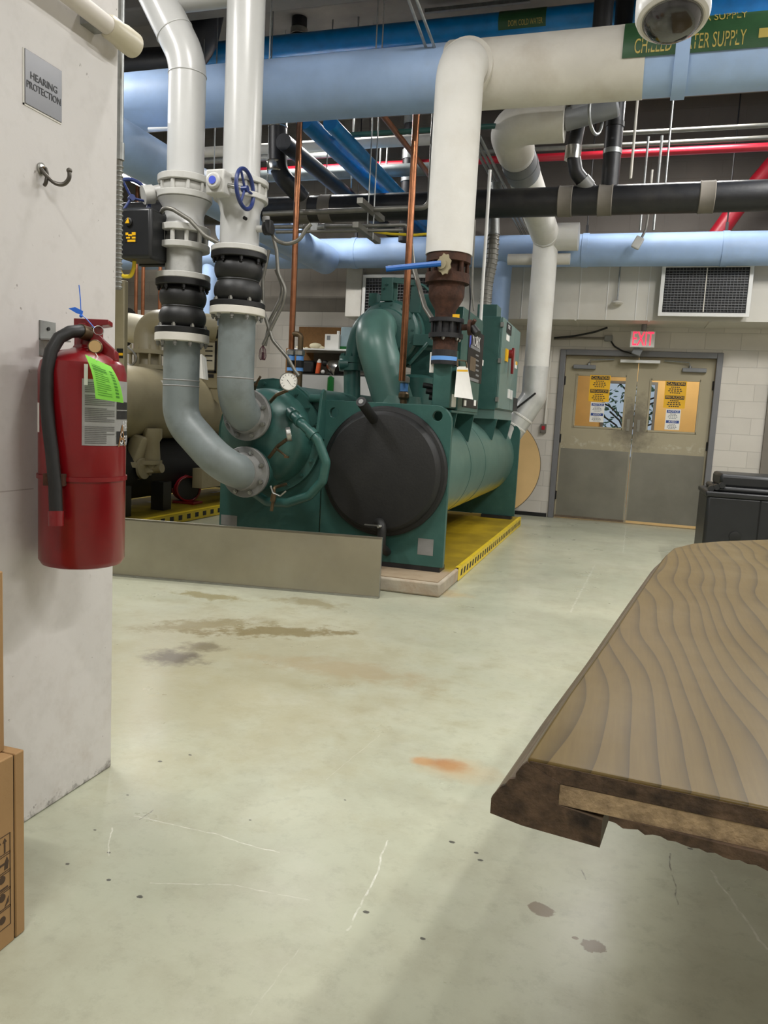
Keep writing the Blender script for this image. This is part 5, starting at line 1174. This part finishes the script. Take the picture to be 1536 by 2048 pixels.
obj('drop_run', MB().tube([V((XV, 8.95, Cc.z)), V((XV, 9.1, Cc.z-.02)), V((XV, 9.1, E_.z+.25))], .14, .12, 36), 'white_wrap', tw)
obj('bottom_elbow', MB().tube([V((XV, 9.1, E_.z+.32)), V((XV, 9.1, E_.z-.02)), Ex+(Ex-V((XV, 9.1, E_.z-.02)))*.35], .146, .2, 36, seg=12), 'jacket', tw)
for t_ in (.55, .82):
    d_ = (Ex-V((XV, 9.1, E_.z-.02))); obj('jacket_band', MB().lathe([(.147, 0), (.151, .004), (.151, .02), (.147, .024)], V((XV, 9.1, E_.z-.02))+d_*t_, d_, 36), 'white_wrap', tw)
obj('black_strip', MB().box(pY(1050, 803, 8.93), (.02, .02, .3), Matrix.Rotation(.85, 3, 'Y')), 'black', tw)
# valve with chain wheel right of the white header
q = pY(1162, 215, YB)
gv = thing('gate_valve', 'grey valve with a chain wheel under the light blue header', 'valve', q)
obj('valve_body', MB().box(q, (.16, .16, .14)).cyl(A+V((-.01, 0, 0)), q+V((.3, 0, 0)), .09), 'grey_plastic', gv, bevel=.02)
obj('chain_wheel', MB().ring(pY(1192, 228, YB-.1), (.95, -.3, 0), .15, .014, 28, 8), 'galv', gv)
# big elbow blob of return header further right (dark drum)
pipe('water_pipe', 'dark teal pipe end behind the dome camera at the upper right', 'pipe', [pY(1330, 30, 7.0), pY(1540, 5, 7.0), pY(1640, -10, 7.0)], .2, 'teal_pipe', 0, n=28)
# red riser at right edge
pipe('sprinkler_riser', 'fat red fire pipe bending down at the right edge of the view', 'pipe', [pY(1620, 250, 9.85), pY(1545, 330, 9.85), pY(1470, 420, 9.85), pY(1420, 490, 9.85)], .1, 'red_pipe', .3)
# rubber flexible conduit into the cabinet
q = [pY(987, 430, 7.72), pY(987, 470, 7.72), pY(984, 520, 7.72), pY(974, 570, 7.72), pY(971, 612, 7.72)]
fc = thing('flexible_conduit', 'thick ribbed grey flexible conduit entering the top of the green starter cabinet', 'conduit', q[-1])
obj('ribbed_hose', MB().tube([q[1]+(q[1]-q[0])*.0]+q[2:], .056, .25, 18), 'conduit', fc)
sm = smooth(q[1:], 34)
for i in range(1, 34): obj('rib', MB().ring(sm[i], sm[i+1]-sm[i-1], .056, .006, 16, 5), 'conduit', fc) if i % 2 else None
obj('connector', MB().cyl(q[0]+V((0, 0, .3)), q[0]-V((0, 0, .02)), .05).cyl(q[0]-V((0, 0, .02)), q[1], .062), 'galv', fc)
pipe('conduit_run', 'slim white conduit rising from the control panel behind the drop pipe', 'conduit', [pY(961, 645, 6.6), pY(966, 560, 6.6), pY(974, 440, 6.6), pY(980, 340, 6.6)], .014, 'white_plastic', .1, n=10)
pipe('cable', 'thin dark cable hanging from above to the rusty valve sensor', 'cable', [pY(937, 440, 5.9), pY(935, 520, 5.8), pY(940, 570, 5.7), pY(941, 600, 5.6), pY(938, 640, 5.52)], .006, 'black', .1, n=8)
pipe('cable', 'thin grey cable hanging down beside the white drop pipe', 'cable', [pY(950, 440, 6.2), pY(946, 520, 6.2), pY(944, 580, 6.2), pY(948, 622, 6.2)], .008, 'conduit', .1, n=8)

# ================================================================== DUCT, GRILLES, DOOR SURROUNDINGS
YDF = 9.72
dx0 = pY(697, 600, YDF).x; zdb, zdt = 2.49, 3.46
du = thing('air_duct', 'long white painted air duct along the back wall above the doors', 'duct', (0, 10, zdb))
obj('duct_body', MB().bx(dx0+.2, 4.7, YDF, YW-.005, zdb, zdt), 'duct_white', du)
obj('end_panel', MB().bx(dx0, dx0+.22, YDF-.12, YW-.05, zdb-.02, 3.32), 'cream_wrap', du, bevel=.01)
for px in (1047, 1162, 1218, 1277, 1300): x = pY(px, 560, YDF).x; obj('seam', MB().bx(x-.004, x+.004, YDF-.006, YDF, zdb, zdt), 'grille_frame', du)
for px in (1150, 1297, 1420): x = pY(px, 650, YDF).x; obj('seam', MB().bx(x-.01, x+.01, YDF-.002, YW-.02, zdb-.012, zdb), 'duct_white', du)
def grille(label, c, yf, nv, nh, depth):
    x0, x1, z0, z1 = c
    g_ = thing('return_grille', label, 'grille', ((x0+x1)/2, yf, z0))
    f_ = MB().prism([(x0, z0), (x1, z0), (x1, z1), (x0, z1)], (0, yf, 0), X_, Z_, (0, .02, 0), holes=[[(x0+.042, z0+.042), (x1-.042, z0+.042), (x1-.042, z1-.042), (x0+.042, z1-.042)]])
    obj('frame', f_, 'grille_frame', g_, bevel=.003)
    obj('plenum', MB().bx(x0+.03, x1-.03, yf+.02, yf+depth, z0+.03, z1-.03), 'black', g_)
    sl = MB()
    for k in range(1, nh): z = z0+.05+(z1-z0-.1)*k/nh; sl.box(((x0+x1)/2, yf+.012, z), (x1-x0-.1, .014, .006))
    for k in range(1, nv): x = x0+.05+(x1-x0-.1)*k/nv; sl.bx(x-.002, x+.002, yf+.004, yf+.016, z0+.05, z1-.05)
    obj('louvres', sl, 'frame_grey', g_)
    obj('centre_bar', MB().bx((x0+x1)/2-.006, (x0+x1)/2+.006, yf+.001, yf+.006, z0+.05, z1-.05), 'cream_wrap', g_)
YG = 9.58
a, b_, c_ = pY(1325, 527, YG), pY(1518, 526, YG), pY(1318, 632, YG)
grille('wide white framed return grille on the duct above the double doors', (a.x-.0, b_.x-.04, c_.z, a.z), YG, 24, 17, .14)
a, b_, c_ = pY(726, 549, YG), pY(868, 549, YG), pY(726, 660, YG)
grille('dark return grille on the duct seen behind the green compressor', (a.x, b_.x, c_.z, a.z), YG, 20, 16, .14)
q = pY(1240, 540, YDF-.05); q2 = pY(1234, 606, YDF-.05)
pdn = thing('pendant_detector', 'small detector on a thin rod hanging in front of the duct', 'detector', q2)
obj('rod', MB().cyl(q+V((0, 0, .1)), V((q.x, q.y, q2.z)), .01, n=10), 'galv', pdn)
obj('head', MB().lathe([(.02, .03), (.06, .015), (.07, 0), (.05, -.02)], V((q.x, q.y, q2.z)), Z_, 24), 'cream_wrap', pdn)
q = [pY(1296, 436, 9.1), pY(1292, 458, 9.1), pY(1284, 474, 9.1)]
tsn = thing('cable_sensor', 'small white sensor dangling on a grey cable in front of the light blue pipe', 'sensor', q[2])
obj('cable', MB().tube([q[0]+V((0, 0, .5))]+q, .014, .05, 8), 'conduit', tsn)
obj('sensor_body', MB().box(q[2]+V((-.04, 0, -.06)), (.09, .06, .13), Matrix.Rotation(.45, 3, 'Y')), 'flange_white', tsn, bevel=.01)
# exit sign
q0, q1 = pY(1262, 662, 10.05), pY(1310, 696, 10.05)
es = thing('exit_sign', 'lit red exit sign hanging under the duct above the double doors', 'sign', ((q0.x+q1.x)/2, 10.07, q1.z))
obj('casing', MB().bx(q0.x, q1.x-.01, 10.05, 10.1, q1.z+.005, q0.z), 'white_plastic', es, bevel=.006)
obj('lettering', textmesh(MB(), 'EXIT', .24, ((q0.x+q1.x)/2-.003, 10.048, (q0.z+q1.z)/2), X_, Z_, .002, maxw=.24), 'exit_red', es)
obj('canopy', MB().cyl(((q0.x+q1.x)/2, 10.075, q0.z), ((q0.x+q1.x)/2, 10.075, zdb+.005), .03), 'grey_plastic', es)
q = pY(1274, 703, 10.15); obj('alarm_box', MB().box(q, (.11, .08, .09), Matrix.Rotation(.35, 3, 'Y')), 'grey_plastic', None, 'small tilted grey sensor box just below the exit sign', 'sensor', bevel=.008)
q = pY(1217, 677, YW-.03); obj('junction_box', MB().box(q, (.1, .06, .07)), 'flange_grey', None, 'small grey junction box on the wall left of the exit sign', 'junction box', bevel=.006)
pipe('conduit_run', 'dark conduit along the wall to the junction box by the exit sign', 'conduit', [pY(1108, 678, YW-.03), pY(1160, 676, YW-.03), pY(1210, 677, YW-.03)], .014, 'concrete_grey', .05, n=8)
pipe('cable', 'black cable drooping under the duct left of the exit sign', 'cable', [pY(1108, 676, YW-.06), pY(1150, 672, YW-.06), pY(1190, 664, YW-.06), pY(1215, 655, YW-.06)], .012, 'black', .2, n=8)
pipe('cable', 'black cable curving from the junction box to the tilted sensor box', 'cable', [pY(1222, 682, YW-.04), pY(1228, 692, YW-.04), pY(1245, 702, YW-.04), pY(1268, 708, 10.2)], .01, 'black', .1, n=8)
q = pY(1087, 857, YW-.03)
fa = thing('alarm_pull', 'small dark red call point box on the wall left of the double doors', 'alarm', q)
obj('box', MB().box(q, (.07, .06, .12)), 'concrete_grey', fa, bevel=.005); obj('button', MB().box(q+V((0, -.032, .01)), (.04, .01, .05)), 'red_pipe', fa)
obj('conduit', MB().cyl(q+V((.01, 0, .06)), q+V((.02, 0, 1.0)), .012, n=8), 'cream_wrap', fa)
# round tan board
tc = V((-1.668, 9.86, .665)); lean = Matrix.Rotation(-.1, 3, 'X')
rb = thing('round_board', 'round tan table top standing on edge between the chiller and back wall', 'board', (tc.x, tc.y, 0))
nrm = lean @ V((0, -1, 0)); 
obj('face', MB().lathe([(.655, .012), (.655, .014)], tc, nrm, 64), 'tan_board', rb)
obj('rim', MB().lathe([(.66, -.014), (.662, -.01), (.662, .010), (.66, .0125)], tc, nrm, 64), 'tan_edge', rb)
# black storage chest
YK = 7.5
k0 = pY(1415, 985, YK); k1 = pY(1445, 950, YK+.1)
sc_ = thing('storage_chest', 'black plastic storage chest with ridged lid beyond the table by the doors', 'chest', (k0.x+.6, YK+.4, 0))
obj('chest_body', MB().bx(k0.x, k0.x+1.3, YK, YK+.8, 0, k0.z-.02), 'dark_plastic', sc_, bevel=.03)
obj('rim', MB().bx(k0.x-.012, k0.x+1.31, YK-.012, YK+.81, k0.z-.035, k0.z+.012), 'dark_plastic', sc_, bevel=.012)
obj('lid_base', MB().bx(k0.x+.05, k0.x+1.26, YK+.04, YK+.78, k0.z+.01, k0.z+.06), 'dark_plastic', sc_, bevel=.02)
obj('lid', MB().bx(k1.x-.02, k0.x+1.22, YK+.08, YK+.72, k0.z+.05, k1.z+.01), 'dark_plastic', sc_, bevel=.03)
for k in range(3): obj('hinge_knuckle', MB().cyl((k0.x+.03+.045*k, YK+.02, k0.z+.035+.018*k), (k0.x+.03+.045*k, YK+.1, k0.z+.035+.018*k), .026), 'dark_plastic', sc_)
xq = pY(1520, 1020, YK).x; obj('door_gap', MB().bx(xq-.006, xq+.006, YK-.004, YK+.002, .03, k0.z-.04), 'gap_dark', sc_)
obj('drain_plug', MB().lathe([(.05, 0), (.05, .012), (.03, .016)], (xq-.18, YK, .3), -Y_, 20), 'black', sc_)
# ================================================================== STORAGE SHELVES BY THE BACK WALL
YS = 9.8
x0, x1 = pY(566, 700, YS).x, pY(745, 700, YS).x
zs = pY(640, 697, YS).z; zk = pY(640, 747, YS).z; ztp = pY(640, 655, YS).z
sr = thing('storage_shelf', 'white fronted shelving with a brown back board seen behind the condenser', 'shelf', ((x0+x1)/2, YS+.2, 0))
obj('back_board', MB().bx(x0, x1-.4, YW-.04, YW-.02, .9, pY(640, 655, YW).z), 'cork', sr)
obj('side_board', MB().bx(x0, x0+.16, YS+.1, YS+.13, .9, zs), 'cork', sr)
obj('shelf_board', MB().bx(x0+.12, x1, YS, YW-.05, zs-.02, zs), 'white_plastic', sr)
obj('counter', MB().bx(x0+.25, x1, YS, YW-.05, zk-.02, zk), 'black', sr)
obj('front_panel', MB().bx(x0+.2, x1, YS, YS+.03, .06, zk-.02), 'white_pipe', sr)
obj('base', MB().bx(x0+.2, x1, YS+.03, YW-.05, 0, .06), 'black', sr)
obj('rear_panel', MB().bx(x0+.25, x1, YW-.06, YW-.041, .9, zs-.02), 'concrete_grey', sr)
def on(px, py): return pY(px, py, YS+.1)
q0, q1 = on(650, 668), on(677, 696)
wbx2 = thing('storage_box', 'small white carton with faint print on the shelf board', 'box', ((q0.x+q1.x)/2, YS+.2, zs)); obj('carton', MB().bx(q0.x, q1.x, YS+.1, YS+.3, zs, q0.z), 'paper', wbx2, bevel=.004)
obj('print', MB().bx(q0.x+.03, q0.x+.08, YS+.098, YS+.1, q0.z-.08, q0.z-.02), 'grey_plastic', wbx2); obj('bottle_top', MB().cyl((q1.x-.04, YS+.18, q0.z), (q1.x-.04, YS+.18, q0.z+.05), .022), 'paper', wbx2)
q0, q1 = on(679, 653), on(720, 696)
bb = thing('storage_box', 'pale blue grey plastic tub on the shelf board beside the white carton', 'box', ((q0.x+q1.x)/2, YS+.3, zs)); obj('tub', MB().bx(q0.x, q1.x, YS+.15, YS+.45, zs, q0.z), 'bluegrey', bb, bevel=.015); obj('tub_base', MB().bx(q0.x-.003, q1.x+.003, YS+.147, YS+.453, zs, zs+.05), 'can_green', bb)
for k, (px, r_) in enumerate(((596, .03), (612, .022), (630, .07), (642, .035), (604, .02))):
    q = on(px, 694); obj('rag', MB().sphere((q.x, YS+.12, zs+r_*.6), r_, (1.3, 1, .62), 12, 8), 'rag', None, ('small crumpled cream rag at the left end of the shelf board', 'tiny cream scrap second from the left on the shelf board', 'largest crumpled cream rag on the shelf board', 'cream scrap between the largest rag and the white carton', 'cream scrap just right of the copper side loop')[k], 'rag')
q = on(634, 738); oc = thing('spray_can', 'orange and white can lying among things on the counter', 'can', (q.x, YS+.12, zk)); obj('can', MB().cyl((q.x, YS+.12, zk), (q.x+.02, YS+.12, zk+.15), .032), 'orange', oc); obj('nozzle_cap', MB().lathe([(.03, 0), (.03, .02), (.012, .05)], (q.x+.022, YS+.12, zk+.15), Z_, 14), 'paper', oc)
q = on(660, 735); hh = thing('work_light', 'silver dome reflector lamp resting on the counter', 'lamp', (q.x, YS+.15, zk)); obj('reflector', MB().lathe([(.03, .0), (.07, .05), (.13, .2), (.135, .24)], V((q.x-.06, YS+.14, zk+.14)), (.85, -.2, -.32), 24), 'band_steel', hh); obj('socket', MB().sphere((q.x-.09, YS+.14, zk+.15), .045), 'black', hh)
q = on(647, 742); obj('ball', MB().sphere((q.x, YS+.08, zk+.028), .028), 'paper', None, 'small white ball lying between the orange can and the silver reflector', 'ball')
q = on(612, 730); obj('tool_bag', MB().box((q.x, YS+.2, zk+.09), (.2, .16, .18)), 'black', None, 'black bag on the counter behind the copper side loop', 'bag', bevel=.03)
q0, q1 = on(664, 757), on(675, 785); gc = thing('gas_canister', 'green canister hanging on the white shelf front', 'canister', (q0.x, YS-.06, q1.z))
xm = (q0.x+q1.x)/2; obj('canister', MB().lathe([(.04, q1.z-.12), (.045, q1.z-.1), (.045, q0.z), (.02, q0.z+.02)], (xm, YS-.055, 0), Z_, 24), 'can_green', gc); obj('nozzle', MB().tube([(xm, YS-.055, q0.z+.02), (xm, YS-.055, q0.z+.06), (xm-.03, YS-.05, zk-.0)], .012, .03, 8), 'black', gc); obj('cap', MB().cyl((xm, YS-.055, q0.z+.01), (xm, YS-.055, q0.z+.04), .018), 'band_steel', gc)

# ================================================================== SECOND CHILLER (BEIGE)
XB = -5.05
pb_ = thing('housekeeping_pad', 'yellow painted plinth with hazard tape under the beige chiller', 'plinth', (-5.3, 7.3, 0))
obj('slab', MB().bx(-6.6, -4.35, 5.2, 9.6, 0, .1), 'pad_yellow', pb_, bevel=.01)
tpb = obj('hazard_tape', MB().bx(-4.35, -4.347, 5.2, 9.6, .004, .098).bx(-4.41, -4.35, 5.2, 9.6, .1, .102), 'tape_yellow', pb_)
mb = MB(); y = 5.3
while y < 9.5: mb.prism([(y, .03), (y+.07, .03), (y+.07, .08), (y, .08)], (-4.347, 0, 0), Y_, Z_, (.0012, 0, 0)); y += .16
obj('hazard_stripes', mb, 'black', tpb, kind='stuff')
mb = MB(); y = 5.4
while y < 9.5: mb.bx(-5.15, -5.09, y, y+.35, .1, .102); y += .7
obj('worn_tape', mb, 'cream_wrap', pb_)
q = pX(300, 807, XB); zs_, rs = q.z, .385
ys_ = q.y
bc = thing('chiller', 'older beige water chiller behind the red extinguisher and grey offset pipe', 'chiller', (XB, 7.2, .1))
obj('shell', MB().lathe([(.3, 0), (rs, .03), (rs, 4.2), (.3, 4.23)], V((XB, 5.3, zs_)), Y_, 48), 'beige', bc)
obj('shell_sticker', MB().grid([[V((XB+(rs+.002)*math.cos(a), y, zs_+(rs+.002)*math.sin(a))) for y in (ys_-.25, ys_-.05)] for a in (.45, .58, .7)]), 'cream_wrap', bc)
obj('lower_cylinder', MB().lathe([(.25, 0), (.33, .05), (.33, 3.4), (.25, 3.45)], V((XB-.1, 5.9, .50)), Y_, 40), 'black_foam', bc)  # black cylinder set into the dark space below the shell
obj('skid_beam', MB().bx(-4.62, -4.5, 7.6, 9.5, .3, .52), 'beige', bc)
for yy in (6.3, 7.0): obj('leg', MB().bx(-4.75, -4.6, yy, yy+.15, .1, .4), 'black', bc)
e1 = [pY(352, 648, 7.6), pY(303, 645, 7.6), pY(296, 760, 7.5)]
el = obj('discharge_elbow', MB().tube([e1[0]+V((.3, .3, 0)), e1[0], e1[1]+V((-.05, 0, 0)), e1[2]], .15, .25, 28, seg=10), 'beige', bc)
obj('motor_end', MB().cyl(pY(312, 665, 7.9), pY(240, 652, 7.9), .17, n=32), 'beige_light', bc)
obj('motor_band', MB().cyl(pY(252, 655, 7.88), pY(244, 653, 7.88), .23, n=32), 'black', bc)
for py in (701, 731):
    f_ = obj('flange', MB().cyl(pY(296, py, 7.5), pY(296, py+8, 7.5), .22, n=32), 'beige', el)
    if py == 701: bolts(f_, pY(296, 735, 7.5), Z_, .195, 10, .014, pY(296, 706, 7.5).z-pY(296, 735, 7.5).z, 'beige')
q0, q1 = pX(398, 668, -4.62), pX(440, 770, -4.62)
yp0 = 8.1; p0, p1 = pY(405, 668, yp0), pY(452, 778, yp0)
cp_ = obj('control_panel', MB().bx(p0.x-.3, p1.x, yp0, yp0+.25, p1.z, p0.z+.1), 'beige', bc, bevel=.01)
s0, s1 = pY(409, 685, yp0), pY(430, 740, yp0)
scn = obj('panel_door', MB().bx(s0.x-.05, s1.x, yp0-.012, yp0, s1.z, s0.z), 'beige_light', cp_)
for k in range(4): obj('panel_print', MB().bx(s0.x+.02, s1.x-.03, yp0-.014, yp0-.012, s0.z-.05-.055*k, s0.z-.035-.055*k), 'text_dark', scn)
for a in ((s1.x, s1.x+.02, s1.z-.03, s0.z+.02), (s0.x-.06, s1.x+.02, s1.z-.035, s1.z-.012), (s0.x-.06, s1.x+.08, s0.z+.05, s0.z+.15)): obj('panel_trim', MB().bx(a[0], a[1], yp0-.016, yp0, a[2], a[3]), 'black', cp_)
q = pY(420, 752, yp0); obj('badge', MB().bx(q.x-.05, q.x+.05, yp0-.01, yp0, q.z-.02, q.z+.02), 'text_dark', cp_)
obj('panel_gusset', MB().prism([(-.2, 0), (.12, 0), (.12, -.3), (.08, -.18), (-.02, -.1)], V((p1.x-.18, yp0+.02, p1.z)), X_, Z_, (0, .03, 0)), 'beige', bc)
# its tall cabinet by the pillar
q0, q1 = pY(226, 560, 5.0), pY(247, 742, 5.0)
tcb = thing('electrical_cabinet', 'tall beige electrical cabinet half hidden behind the red extinguisher', 'cabinet', ((q0.x+q1.x)/2-.1, 5.05, 0))
obj('cabinet_body', MB().bx(q1.x-.6, q1.x, 5.0, 5.05, .3, q0.z), 'beige', tcb, bevel=.008)
obj('plinth', MB().bx(q1.x-.58, q1.x-.02, 5.0, 5.05, 0, .3), 'black', tcb)
wl2 = obj('warning_label', MB().bx(q1.x-.06, q1.x-.005, 4.997, 5.0, pY(240, 716, 5.0).z, pY(240, 697, 5.0).z), 'black', tcb)
obj('label_stripe', MB().bx(q1.x-.06, q1.x-.005, 4.995, 4.997, pY(240, 711, 5.0).z, pY(240, 706, 5.0).z), 'caution_yellow', wl2)
pipe('cable', 'thin grey cable looping behind the beige flange', 'cable', [pY(250, 690, 7.2), pY(265, 702, 7.2), pY(275, 716, 7.2), pY(262, 735, 7.2), pY(250, 725, 7.2)], .012, 'conduit', .06, n=8)
# valve train under the shell
vt = [pY(305, 866, 7.0), pY(303, 922, 7.0)]
vv = obj('valve_train', MB().lathe([(.1, 0), (.1, .1), (.075, .14), (.085, .32), (.07, .42)], V((vt[0].x, 7.0, vt[0].z+.05)), -Z_, 24), 'beige', bc)
obj('flange', MB().cyl(pY(297, 920, 7.0), pY(297, 928, 7.0), .14), 'beige', vv)
obj('angle_valve', MB().cyl(pY(298, 928, 7.0), pY(300, 945, 7.0), .08).cyl(pY(240, 940, 6.9), pY(300, 935, 7.0), .085).cyl(pY(300, 938, 7.0), pY(324, 936, 7.0), .05), 'beige', vv)
for px in (247, 258, 272, 284): obj('ring', MB().cyl(pY(px, 940-(px-247)*.08, 6.9), pY(px+5, 940-(px-247)*.08, 6.9), .11), 'beige', vv)
obj('actuator_can', MB().lathe([(.09, 0), (.1, .02), (.1, .28), (.085, .3)], pY(266, 925, 6.9), (.25, .1, 1), 24), 'beige', vv)
obj('actuator_base', MB().cyl(pY(266, 929, 6.9), pY(268, 920, 6.9), .15), 'beige', vv)
# paper bag hanging by panel
q = pY(403, 748, 6.2)
bg = MB().grid([[pY(394+18*u+(4*v), 712+(44*v)+u*4-6*(1-abs(2*u-1))*(v < .1), 6.2-.05*math.sin(PI*u)) for u in (0, .25, .5, .75, 1)] for v in (0, .25, .5, .75, 1)], off=(0, .006, 0))
obj('paper_bag', bg, 'paper', None, 'crumpled white paper bag hanging right of the grey offset pipe', 'bag')
# cord reel
q = pZ(372, 1006, .1); cr = thing('cord_reel', 'red cord reel with black cable standing on the yellow plinth', 'reel', (q.x, q.y, .1))
rc = V((q.x, q.y, .1+.172)); ax = V((.75, -.6, 0)).normalized()
obj('drum', MB().lathe([(.13, -.07), (.135, -.05), (.11, -.045), (.11, .045), (.135, .05), (.13, .07)], rc, ax, 32), 'black', cr)
for s_ in (-.075, .075): obj('side_wheel', MB().ring(rc+ax*s_, ax, .137, .012, 32, 8), 'red_paint', cr)
obj('cable', MB().ring(rc-ax*.03, ax, .122, .016, 28, 6).ring(rc, ax, .126, .016, 28, 6).ring(rc+ax*.03, ax, .122, .016, 28, 6), 'red_pipe', cr)
obj('stand', MB().box((q.x+.02, q.y, .115), (.28, .2, .03)), 'red_paint', cr, bevel=.006)

# ================================================================== DOME CAMERA, PILLAR TOP PIPE
dc_ = 2.12
cc = pD(1345, 32, dc_)
dm = thing('dome_camera', 'white ceiling dome security camera with dark bubble at the top right', 'camera', cc)
axd = V((-.04, .26, 1)).normalized()
obj('shell', MB().lathe([(.074, -.012), (.085, -.016), (.094, -.010), (.099, .004), (.099, .03), (.098, .058), (.07, .066), (.03, .068)], cc, axd, 56), 'white_plastic', dm)
obj('bubble', MB().lathe([(.078, -.012), (.075, -.02), (.066, -.034), (.05, -.046), (.026, -.053), (0, -.055)], cc, axd, 48), 'dome', dm)
obj('gasket_ring', MB().ring(cc-axd*.014, axd, .0765, .0035, 48, 8), 'grey_plastic', dm)
a1_ = axd.orthogonal().normalized(); b1_ = axd.cross(a1_)
for k in range(8): obj('led', MB().sphere(cc-axd*.018+(a1_*math.cos(k*PI/4)+b1_*math.sin(k*PI/4))*.066, .0035, n=8, m=6), 'glass', dm)
obj('pendant_tube', MB().cyl(cc+axd*.085, V((cc.x+.01, cc.y, ZC)), .02), 'white_plastic', dm)
xq = XP+.045
p0, p1 = pX(150, 0, xq), pX(258, 84, xq)
pt_ = thing('insulated_pipe', 'thin cream pipe fixed along the top of the pillar with a stub elbow end', 'pipe', p1)
obj('run', MB().cyl((xq, .4, p1.z), (xq, p1.y-.06, p1.z), .025, n=20), 'wall_paint', pt_)
obj('end_elbow', MB().lathe([(.026, 0), (.033, .01), (.033, .06), (.036, .07), (.036, .12), (.03, .125)], V((xq, p1.y-.1, p1.z)), Y_, 24), 'beige_light', pt_)
obj('pipe_clip', MB().bx(XP, xq, 1.9, 1.96, p1.z-.02, p1.z+.02), 'galv', pt_)
xv = pY(240, 200, 2.12)
cv = thing('conduit_run', 'galvanised conduit dropping down the far face of the white pillar', 'conduit', (xv.x, 2.12, pY(237, 310, 2.12).z))
zj = pY(238, 300, 2.12).z
obj('rigid_tube', MB().cyl((xv.x, 2.12, zj), (xv.x, 2.12, 3.4), .011, n=14), 'galv', cv)
obj('coupling', MB().cyl((xv.x, 2.12, zj-.03), (xv.x, 2.12, zj+.02), .015, n=14), 'galv', cv)
fl2 = obj('flexible_tube', MB().cyl((xv.x-.003, 2.12, zj-.42), (xv.x-.003, 2.12, zj-.03), .0125, n=14), 'conduit', cv)
for k in range(26): obj('spiral_ridge', MB().ring((xv.x-.003, 2.12, zj-.05-k*.0145), Z_, .013, .003, 14, 5), 'galv', fl2)
# ================================================================== LIGHTS, WORLD, CAMERA
def lamp(x, y, z, power, along='Y', L=1.25, col=(1, .985, .955), label=None, drop=True):
    f = thing('strip_light', label or 'white strip light hung from the ceiling', 'light fixture', (x, y, z), 'strip lights')
    d = (.09, L, .05) if along == 'Y' else (L, .09, .05)
    obj('housing', MB().box((x, y, z+.035), d), 'white_plastic', f)
    obj('diffuser', MB().box((x, y, z+.003), (d[0]*.8, d[1]*.98, .014)), 'lamp_white', f)
    a = X_*0+((0, L*.4, 0) if along == 'Y' else (L*.4, 0, 0)) if False else V((0, L*.4, 0) if along == 'Y' else (L*.4, 0, 0))
    mb = MB()
    for s_ in (-1, 1): mb.cyl(V((x, y, z+.06))+a*s_, V((x, y, ZC))+a*s_, .003, n=6)
    obj('hanger', mb, 'galv', f)
    ld = bpy.data.lights.new('strip_lamp', 'AREA'); ld.shape = 'RECTANGLE'; ld.size = d[0]*.8; ld.size_y = d[1]*.98; ld.energy = power; ld.color = col
    lo = bpy.data.objects.new('strip_lamp', ld); COL.objects.link(lo); lo.location = (0, 0, -.012); lo.parent = f
    return f
LP = 1.0
for n_, (x, y, z, p, al, lb_) in enumerate((
    (1.7, 3.9, 4.0, 88, 'Y', None), (1.9, .6, 4.0, 60, 'Y', None), (-.4, -.9, 4.2, 48, 'X', None), (2.3, 7.2, 4.1, 70, 'Y', None),
    (-3.6, 2.8, 4.3, 80, 'Y', None), (-6.3, 5.2, 4.2, 60, 'Y', None), (-3.4, 8.1, 4.4, 60, 'X', None), (.3, 8.4, 4.55, 55, 'X', None), (-2.0, 4.0, 4.95, 70, 'X', None), (1.6, 6.0, 4.5, 100, 'Y', None), (-1.2, 3.1, 4.7, 72, 'X', None), (-5.4, 5.0, 4.6, 90, 'X', None))):  # last lamps are unseen, added to brighten the header, duct and back wall
    lamp(x, y, z, p*LP, al, label=lb_ or 'unseen white strip light placed below the concrete ceiling to light the room')
q = pY(285, 372, 8.6)
lamp(q.x, q.y, q.z, 60*LP, 'Y', 1.6, label='glaring white strip light seen behind the left white pipe')
lamp(.6, 11.6, 2.66, 26, 'X', 1.2, col=(1, .88, .68), label='warm strip light in the corridor behind the doors')
w = bpy.data.worlds.new('World'); SC.world = w; w.use_nodes = True
w.node_tree.nodes['Background'].inputs[0].default_value = (.62, .74, .9, 1); w.node_tree.nodes['Background'].inputs[1].default_value = .55
cd = bpy.data.cameras.new('Camera'); co = bpy.data.objects.new('Camera', cd); COL.objects.link(co)
mx = Matrix((( _R.x, _U.x, -_F.x, 0), (_R.y, _U.y, -_F.y, 0), (_R.z, _U.z, -_F.z, HC), (0, 0, 0, 1)))
co.matrix_world = mx; cd.sensor_fit = 'VERTICAL'; cd.sensor_height = 36; cd.sensor_width = 27; cd.lens = 36*FPX/2048; cd.clip_start = .05
SC.camera = co
vs_ = SC.view_settings; vs_.view_transform = 'Standard'; vs_.look = 'None'; vs_.exposure = 0.04; vs_.gamma = 1; vs_.use_curve_mapping = False
